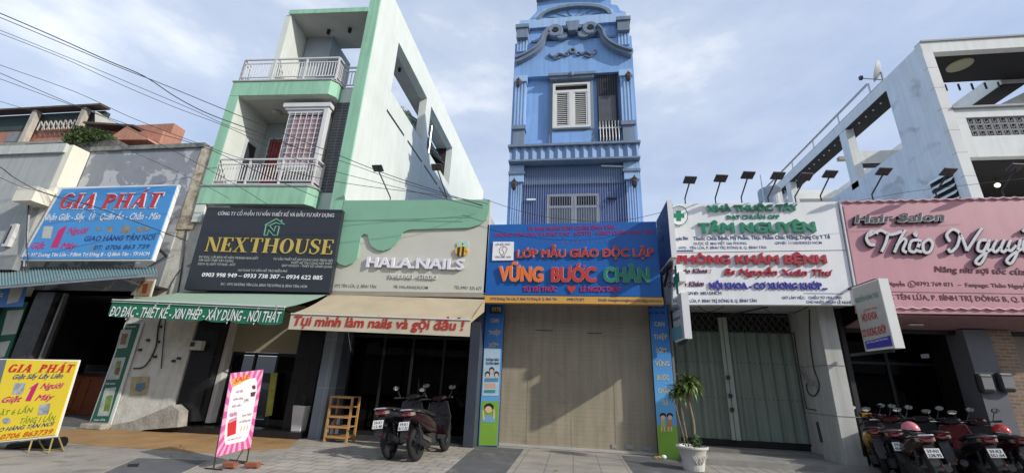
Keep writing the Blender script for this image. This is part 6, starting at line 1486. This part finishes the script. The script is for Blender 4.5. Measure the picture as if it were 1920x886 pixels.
# ================================================================ motorbikes
tyre = mat('tyre_rubber', (.016, .016, .017), .8, .2, 20); rimm = mat('dark_alloy', (.10, .10, .11), .35, .1, 8, metal=.7)
plast = mat('black_moulded_plastic', (.02, .02, .022), .5, .15, 10); chrome = mat('chrome', (.65, .65, .66), .15, 0, metal=1)
seatm = mat('seat_vinyl', (.016, .016, .018), .55, .1, 20, .2, 120); platem = mat('plate_white', (.72, .72, .70), .4, .02)
lampr = mat('red_lamp_lens', (.11, .006, .008), .12, .05, 8, coat=.6); lampc = mat('clear_lamp_lens', (.22, .17, .13), .1, .05, 8, coat=.6); mirm = mat('mirror_glass', (.8, .83, .88), .04, 0, metal=1)
def bike(pos, head, lean, label, paint, accent, plate, extra=None, steer=.25, number=None, leg=None):
    tf = Matrix.Translation(Vector(pos)) @ Matrix.Scale(1.04, 4) @ Matrix.Rotation(math.radians(head), 4, 'Z') @ Matrix.Rotation(math.radians(-lean), 4, 'Y')
    t = thing('motorbike', label, 'motorbike', pos, 'motorbikes parked outside the shops'); B = lambda: MB(tf)
    for nm, y, st in (('rear_wheel', 0, 0), ('front_wheel', 1.28, steer)):
        wt = tf @ Matrix.Translation((0, y, .285)) @ Matrix.Rotation(st, 4, 'Z'); w = MB(wt)
        w.torus((0, 0, 0), .225, .058, 'x', 28, 10)
        wh_ = w.build(nm, tyre, t, smooth=True)
        r_ = MB(wt); r_.torus((0, 0, 0), .175, .014, 'x', 28, 6); r_.lathe([(.05, -.06), (.05, .06)], (0, 0, 0), 14, 'x')
        for k in range(5):
            a = k*2*math.pi/5; r_.bar((0, 0, 0), (0, .175*math.cos(a), .175*math.sin(a)), .03, .035, (1, 0, 0))
        r_.build('rim', rimm, wh_)
    def ring(y, zc, hw, hh, p=2.6, n=14, dz=0):
        o = []
        for k in range(n):
            a = 2*math.pi*k/n; c, s_ = math.cos(a), math.sin(a)
            o.append((hw*abs(c)**(2/p)*(1 if c > 0 else -1), y+dz*s_, zc+hh*abs(s_)**(2/p)*(1 if s_ > 0 else -1)))
        return o
    B().loft([ring(-.40, .80, .055, .03), ring(-.34, .775, .10, .06), ring(-.15, .72, .165, .11), ring(.15, .64, .19, .15), ring(.42, .57, .19, .15), ring(.6, .5, .14, .12), ring(.72, .42, .10, .08)]).build('tail_body', paint, t, smooth=True)
    B().loft([ring(-.30, .835, .07, .03), ring(-.12, .835, .12, .045), ring(.2, .80, .135, .05), ring(.45, .745, .125, .05), ring(.66, .72, .09, .04)]).build('seat', seatm, t, smooth=True)
    g = B(); g.tube(bez((.13, .05, .80), (.15, -.22, .83), (.10, -.42, .86), (0, -.46, .865), (-.10, -.42, .86), (-.15, -.22, .83), (-.13, .05, .80), n=4), .014, 6); g.build('grab_rail', accent, t, smooth=True)
    B().loft([ring(-.43, .80, .065, .034, dz=.02), ring(-.39, .795, .10, .052, dz=.02)]).build('tail_light', lampr, t)
    for sx in (-1, 1):
        B().loft([[(sx*.085, -.40, .765), (sx*.13, -.34, .77), (sx*.13, -.34, .82), (sx*.085, -.40, .82)], [(sx*.08, -.33, .765), (sx*.12, -.27, .77), (sx*.12, -.27, .82), (sx*.08, -.33, .82)]]).build('indicator', lampc, t)
    f = B(); f.slab([(-.07, -.34, .74), (.07, -.34, .74), (.075, -.46, .46), (.05, -.49, .36), (-.05, -.49, .36), (-.075, -.46, .46)], (0, .012, .004)); f.slab([(-.07, -.335, .735), (-.06, .0, .56), (-.06, .03, .56), (-.07, -.32, .735)], (.02, 0, 0)); f.slab([(.05, -.335, .735), (.04, .0, .56), (.04, .03, .56), (.05, -.32, .735)], (.02, 0, 0)); f.build('rear_mudguard', plast, t)
    # number plate, two lines
    q = [tf @ Vector(v) for v in ((-.095, -.455, .675), (.095, -.455, .675), (.095, -.505, .545), (-.095, -.505, .545))]
    nrm = (q[1]-q[0]).cross(q[3]-q[0]).normalized()
    if nrm.dot(Vector((0, -1, 0))) < 0: nrm = -nrm
    if plate: pl = MB().slab(q, -nrm*.006).build('number_plate', platem, t)
    if number:
        mb = MB()
        for li, s_ in enumerate(number):
            vs, fs = glyphs(s_, .02); x0, x1 = min(v[0] for v in vs), max(v[0] for v in vs)
            for k, f_ in enumerate(fs): pass
            L0 = q[0].lerp(q[3], .46 if li == 0 else .92); R0 = q[1].lerp(q[2], .46 if li == 0 else .92); upv = (q[0]-q[3]).normalized(); A_ = L0.lerp(R0, .12 if li == 0 else .06); B_ = L0.lerp(R0, .88 if li == 0 else .94)
            mb.add([A_+(B_-A_)*((x-x0)/(x1-x0))+upv*(y/.73*.05)+nrm*.002 for x, y in vs], fs)
        mb.build('plate_number', blackm, pl)
    B().loft([[(.045, -.49, .42), (.08, -.47, .42), (.08, -.47, .45), (.045, -.49, .45)], [(.045, -.46, .42), (.08, -.46, .42), (.08, -.46, .45), (.045, -.46, .45)]]).build('reflector', lampr, t)
    ex = B(); ex.tube([(.10, .42, .24), (.15, .2, .25), (.165, -.02, .29), (.175, -.28, .37)], [.02, .05, .062, .056], 10); ex = ex.build('exhaust', plast, t, smooth=True)
    B().slab([(.232, .12, .28), (.236, -.2, .38), (.236, -.2, .44), (.232, .1, .35)], (.008, 0, 0)).build('heat_shield', accent, ex)
    en = B(); en.box(-.16, -.065, -.08, .5, .22, .38); en.box(-.12, .10, .3, .62, .24, .42); en.lathe([(.10, -.175), (.10, -.16)], (0, .05, .30), 16, 'x'); en.build('engine', mat('engine_grey', (.06, .06, .062), .5, .2, 10, metal=.5), t, bevel=.01)
    for sx in (-1, 1):
        s_ = B(); z0, z1 = Vector((sx*.10, -.02, .33)), Vector((sx*.115, -.12, .62)); s_.tube([z0, z1], .012, 6)
        for k in range(7): s_.torus(z0.lerp(z1, .25+.1*k), .026, .007, 'z', 12, 5)
        s_.build('shock_absorber', rimm, t)
    B().loft([[(-.15, .6, .30), (.15, .6, .30), (.15, .6, .38), (-.15, .6, .38)], [(-.16, .95, .28), (.16, .95, .28), (.16, .95, .34), (-.16, .95, .34)]]).build('footboard', plast, t)
    B().loft([ring(.93, .36, .17, .05, dz=0), ring(.98, .55, .21, .07), ring(1.02, .75, .21, .08), ring(1.05, .90, .15, .05)]).build('leg_shield', paint, t, smooth=True)
    ls = B(); ls.loft([[(-.22, .93, .34), (.22, .93, .34), (.2, 1.14, .36), (-.2, 1.14, .36)], [(-.28, .98, .66), (.28, .98, .66), (.17, 1.22, .66), (-.17, 1.22, .66)], [(-.21, 1.0, .97), (.21, 1.0, .97), (.12, 1.16, .94), (-.12, 1.16, .94)]]); ls.build('front_fairing', leg or paint, t, bevel=.02)
    ff = B(); 
    for k in range(7):
        a0 = math.radians(25+k*20); a1 = math.radians(45+k*20); r0 = .31
        ff.add([(-.065, 1.28+r0*math.cos(a0), .285+r0*math.sin(a0)), (.065, 1.28+r0*math.cos(a0), .285+r0*math.sin(a0)), (.065, 1.28+r0*math.cos(a1), .285+r0*math.sin(a1)), (-.065, 1.28+r0*math.cos(a1), .285+r0*math.sin(a1))], [(0, 1, 2, 3)])
    ff.build('front_mudguard', paint, t)
    fk = B(); fk.tube([(-.085, 1.28, .285), (-.085, 1.14, .72)], .022, 8); fk.tube([(.085, 1.28, .285), (.085, 1.14, .72)], .022, 8); fk.tube([(0, 1.12, .7), (0, 1.02, 1.0)], .03, 8); fk.build('fork', rimm, t)
    hb = B(); hb.tube(bez((-.34, .90, 1.03), (-.2, .97, 1.02), (0, 1.02, 1.0), (.2, .97, 1.02), (.34, .90, 1.03), n=4), .013, 7); hb.tube([(-.35, .895, 1.03), (-.24, .95, 1.025)], .02, 8); hb.tube([(.35, .895, 1.03), (.24, .95, 1.025)], .02, 8); hb.build('handlebar', plast, t, smooth=True)
    B().loft([ring(.95, 1.02, .12, .035), ring(1.02, 1.03, .17, .06), ring(1.12, 1.02, .13, .06), ring(1.16, 1.0, .07, .04)]).build('headset', paint, t, smooth=True)
    for sx in (-1, 1):
        st = B(); st.tube(bez((sx*.24, .97, 1.03), (sx*.29, .99, 1.12), (sx*.31, .96, 1.19), n=4), .008, 5); mr = st.build('mirror', plast, t)
        mt = tf @ Matrix.Translation((sx*.33, .95, 1.22)) @ Matrix.Rotation(sx*.3, 4, 'Z')
        MB(mt).ball((0, 0, 0), (.075, .022, .045), 14, 8).build('mirror_shell', plast, mr, smooth=True)
        MB(mt).lathe([(.001, -.0235), (.9, -.0225)], (0, 0, 0), 18, 'y') if False else None
        MB(mt @ Matrix.Diagonal((.068, 1, .039, 1))).lathe([(.001, -.024), (1, -.022)], (0, 0, 0), 18, 'y').build('mirror_face', mirm, mr)
    sd = B(); sd.tube([(-.1, .45, .25), (-.27, .4, .02+.0)], .012, 6); sd.build('side_stand', rimm, t)
    return t, tf
dkpaint = mat('black_gloss_paint', (.018, .017, .02), .25, .1, 6, coat=.6); redp = mat('crimson_gloss_paint', (.08, .008, .012), .25, .05, 6, coat=.6)
brn = mat('dark_plum_gloss', (.022, .010, .014), .25, .05, 6, coat=.6); yelp = mat('yellow_gloss_paint', (.50, .26, .015), .3, .05, 6, coat=.5); grp = mat('grey_gloss_paint', (.16, .16, .17), .3, .05, 6, coat=.5); dkred = mat('dark_red_gloss', (.03, .005, .007), .25, .05, 6, coat=.5)
marp = mat('maroon_gloss', (.02, .006, .008), .25, .05, 6, coat=.5)
p1 = Vector((-3.39, 8.45, 0)); p2 = Vector((-2.86, 8.42, 0))
bike((p1.x, p1.y+.0, .01), -3, 7, 'black motorbike with grey tail, nearer the pine rack', dkpaint, chrome, 1, number=('59-K1', '115.48'), steer=.35)
bike((p2.x, p2.y+.0, .01), -7, 7, 'dark maroon scooter with red tail lamp parked before the nail studio doors', marp, chrome, 1, number=('59-K1', '817.32'), steer=.1, leg=dkpaint)
def anchor(px, py, z, hd):   # rear axle of the bike whose plate stands at this pixel
    a = W(px, py, Z=z); r = Matrix.Rotation(math.radians(hd), 3, 'Z') @ Vector((.07, .48, 0)); return (a.x+r.x, a.y+r.y, .01)
specs = [((6.08, 10.25, .01), -27, 'yellow framed motorbike right beside the white pier', yelp, plast, 0, None),
  (anchor(1687, 838, .62, -22), -22, 'plum motorbike with a pale grey rear rail next to the yellow framed one', brn, grp, 1, ('59-S2', '406.17')),
  (anchor(1750, 852, .61, -16), -16, 'dark red motorbike with a pink helmet on its seat', dkred, chrome, 1, ('59-N1', '238.95')),
  ((7.02, 9.95, .01), -26, 'all black motorbike squeezed in the middle of the salon row', dkpaint, plast, 0, None),
  (anchor(1868, 852, .61, -20), -20, 'black motorbike with red front fairing in the salon row', dkpaint, grp, 1, ('59-K2', '551.04')),
  ((8.15, 9.85, .01), -18, 'dark red motorbike carrying a bright red helmet', dkred, plast, 0, None)]
tfs = []
for pos, hd, lab, pt, ac, plt_, num in specs:
    r_, tf = bike(pos, hd, 6, lab, pt, ac, plt_, number=num, leg=redp if 'red front' in lab else dkpaint, steer=.2); tfs.append(tf)
def helmet(c, m, label):
    t = thing('helmet', label, 'helmet', tuple(c)); c = Vector(c)
    MB().ball(c, (.125, .15, .14), 18, 12, -.25).build('shell', m, t, smooth=True)
    MB().loft([[c+Vector((x*.12, -.13-.0*abs(x), -.03)) for x in (-1, -.5, .5, 1)], [c+Vector((x*.10, -.20+.04*abs(x), -.055)) for x in (-1, -.5, .5, 1)]], cap=False, closed=False).build('peak', plast, t)
    MB().torus(c+Vector((0, 0, -.035)), .128, .010, 'z', 20, 6).build('rim', plast, t)
helmet(tfs[2] @ Vector((0, .12, .905)), mat('pink_helmet_paint', (.60, .17, .22), .3, .03, coat=.5), 'glossy pink helmet resting on a motorbike seat')
helmet(tfs[5] @ Vector((-.02, .12, .905)), mat('red_helmet_paint', (.48, .03, .025), .25, .03, coat=.6), 'glossy red helmet resting on a motorbike seat')
# ================================================================ overhead cables
def cb(pts, ya, yb, r, label):
    n = len(pts); cable([W(x, y, Y=ya+(yb-ya)*i/(n-1)) for i, (x, y) in enumerate(pts)], r, label, 'overhead cables')
cb([(-40, 8), (0, 25), (100, 68), (200, 113), (270, 143), (330, 182), (390, 213), (470, 243), (560, 278)], 6, 9.8, .022, 'thick overhead cable crossing the upper balcony of the mint house, topmost of the bundle')
cb([(-40, 18), (0, 33), (120, 83), (220, 125), (300, 156), (412, 202), (496, 236), (620, 285), (735, 330), (905, 385)], 6, 9.9, .016, 'overhead cable running on to the top of the nail sign')
cb([(-40, 43), (0, 57), (150, 117), (260, 163), (360, 205), (450, 244), (640, 302), (760, 344), (905, 386)], 6.2, 10.0, .012, 'upper of the paired thin cables under the thick bundle')
cb([(-40, 48), (0, 63), (120, 110), (230, 160), (330, 202), (430, 240), (560, 300), (700, 340), (905, 390)], 6.2, 10.0, .012, 'lower of the paired thin cables under the thick bundle')
cb([(-40, 106), (0, 122), (140, 172), (250, 222), (375, 270), (480, 305), (640, 342), (840, 368), (915, 382)], 6.5, 10, .012, 'thin cable passing just above the grey shop coping')
cb([(-40, 120), (0, 137), (80, 172), (160, 205), (260, 240), (380, 275), (490, 325), (600, 372)], 6.5, 9.8, .014, 'cable crossing the salmon house roof to the lower balcony')
cb([(-40, 136), (0, 148), (100, 185), (200, 222), (330, 285), (440, 345), (520, 395)], 6.5, 9.8, .012, 'lower cable sloping over the grey shop wall')
cb([(-40, 176), (0, 190), (120, 228), (250, 285), (360, 335), (430, 372)], 6.8, 9.8, .010, 'thin cable grazing the peeling grey wall')
cb([(-40, 295), (0, 313), (30, 335), (80, 360), (170, 385), (240, 410), (320, 440), (352, 452)], 7, 9.8, .018, 'black cable sagging across the blue laundry sign')
cb([(-40, 320), (0, 333), (40, 350), (90, 364), (190, 403), (345, 448)], 7.2, 9.8, .012, 'thin cable sagging over the blue laundry sign beside the black one')
cb([(905, 372), (1000, 402), (1110, 415), (1175, 412), (1240, 398)], 9.9, 9.95, .010, 'thin cable hanging along the top of the kindergarten sign')
cb([(1580, 382), (1700, 360), (1830, 345), (1960, 330)], 9.7, 9.6, .008, 'thin cable rising in front of the white house louvres')

# ================================================================ furnishings behind the glass
def chair(x, y, label):
    t = thing('salon_chair', label, 'chair', (x, y, .06), 'salon chairs')
    sm = mat('brown_leatherette', (.10, .05, .035), .45, .1, 6)
    MB().box(x-.26, x+.26, y-.25, y+.25, .48, .60).build('seat', sm, t, bevel=.03)
    MB().box(x-.26, x+.26, y+.2, y+.32, .6, 1.15).build('backrest', sm, t, bevel=.03)
    MB().lathe([(.26, .06), (.26, .09), (.05, .11), (.05, .48)], (x, y, 0), 14).build('base', chrome, t)
    for s_ in (-1, 1): MB().box(x+s_*.3-.03, x+s_*.3+.03, y-.2, y+.25, .74, .79).build('armrest', plast, t)
chair(-4.9, 12.6, 'brown salon chair behind the sheer curtain of the nail studio'); chair(-3.55, 12.9, 'brown salon chair near the display shelf in the nail studio')
chair(7.2, 13.6, 'brown salon chair deep inside the dark hair salon')
t = thing('reception_desk', 'pale reception desk deep inside the nail studio', 'desk', (-4.0, 14.2, .06))
MB().box(-4.7, -3.4, 14.1, 14.7, .06, 1.05).build('body', mat('desk_cream', (.42, .38, .32), .6, .1, 4), t); MB().box(-4.75, -3.35, 14.0, 14.75, 1.051, 1.1).build('worktop', woodm, t)
for i, (x, l) in enumerate(((-4.9, 'framed pale print on the back wall of the nail studio, beside the desk'), (-2.95, 'framed pale print on the back wall of the nail studio, above the shelf'))):
    t = thing('framed_print', l, 'picture', (x, 15.85, 1.5)); MB().box(x-.35, x+.35, 15.85, 15.899, 1.4, 2.3).build('frame', woodm, t); MB().box(x-.3, x+.3, 15.84, 15.849, 1.45, 2.25).build('print', palep, t)
t = thing('wall_mirror', 'tall framed mirror on the back wall of the hair salon', 'mirror', (7.4, 14.9, 1)); MB().box(7.0, 7.8, 14.9, 14.99, .8, 2.3).build('frame', woodm, t); MB().box(7.05, 7.75, 14.89, 14.899, .85, 2.25).build('glass', mirm, t)
t = thing('clothes_rail', 'rail of hanging clothes at the back of the laundry', 'clothes rail', (-13.6, 13.4, .12))
MB().tube([(-14.8, 13.4, 2.0), (-12.6, 13.4, 2.0)], .02).build('rail', steel, t)
for i in range(12):
    x = -14.7+i*.18; MB().box(x-.03, x+.04, 13.2, 13.6, 1.0-.1*(i % 3), 1.97).build('garment', mat('garment_%d' % (i % 4), [(.06, .09, .16), (.2, .18, .16), (.12, .04, .04), (.05, .1, .07)][i % 4], .9, .2, 8), t)
# ================================================================ the far side of the street, seen in the glass and shading the pavement
def opposite(x0, x1, h, col, label):
    t = thing('shophouse', label, 'house', ((x0+x1)/2, -13, 0)); m = mat('opposite_%s' % label.split()[0], col, .85, .1, 1.5, streak=.2)
    MB().box(x0, x1, -22, -13, 0, h).build('wall', m, t)
    MB().box(x0-.05, x1+.05, -22.1, -12.7, h, h+.3).build('roof', concrete, t)
    MB().box(x0+.4, x1-.4, -12.99, -12.9, 0, 3).build('roller_shutter', shut, t)
    MB().box(x0+.1, x1-.1, -12.99, -12.2, 3.2, 3.4).build('canopy', cg, t)
    z = 4.2
    while z+1.8 < h:
        for k in range(3):
            a = x0+.6+k*(x1-x0-.6)/3; w_ = MB().box(a, a+(x1-x0)*.2, -12.995, -12.93, z, z+1.6).build('window', dframe, t); MB().box(a+.08, a+(x1-x0)*.2-.08, -12.929, -12.92, z+.08, z+1.52).build('pane', blackm, w_)
        z += 3.3
for a in ((-46, -34, 8, (.35, .32, .27), 'tan shophouse across the street from the terracotta block'), (-33.8, -24, 9, (.30, .33, .34), 'slate blue shophouse across the street'), (-23.8, -14, 7, (.42, .38, .30), 'ochre shophouse across the street from the laundry'),
  (-13.8, -5, 9.5, (.36, .36, .34), 'grey shophouse across the street from the mint house'), (-4.8, 5, 8, (.33, .22, .18), 'brick red shophouse across the street from the blue tower'), (5.2, 15, 9.5, (.30, .36, .30), 'sage shophouse across the street from the pharmacy'),
  (15.2, 26, 8, (.40, .37, .33), 'sand shophouse across the street from the hair salon'), (26.2, 38, 9, (.32, .30, .33), 'mauve shophouse far along the other side of the street')): opposite(*a)
# a little litter on the pavement
lr = random.Random(11); lm = mat('dry_leaf', (.20, .11, .04), .9, .4, 20)
for i in range(26):
    x, y = lr.uniform(-8.5, 2.2), lr.uniform(7.2, 10.2); s_ = lr.uniform(.02, .04); a = lr.uniform(0, 3.1)
    v = [Vector((x+s_*k*math.cos(a)-s_*.5*q*math.sin(a), y+s_*k*math.sin(a)+s_*.5*q*math.cos(a), .022+.008*abs(k))) for k, q in ((-1.3, 0), (-.3, 1), (.6, .8), (1.4, 0), (.6, -.8), (-.3, -1))]
    tag(MB().slab(v, (0, 0, .002)).build('dry_leaf', lm), 'small dry leaf lying on the pavement', 'leaf', 'dry leaves on the pavement')
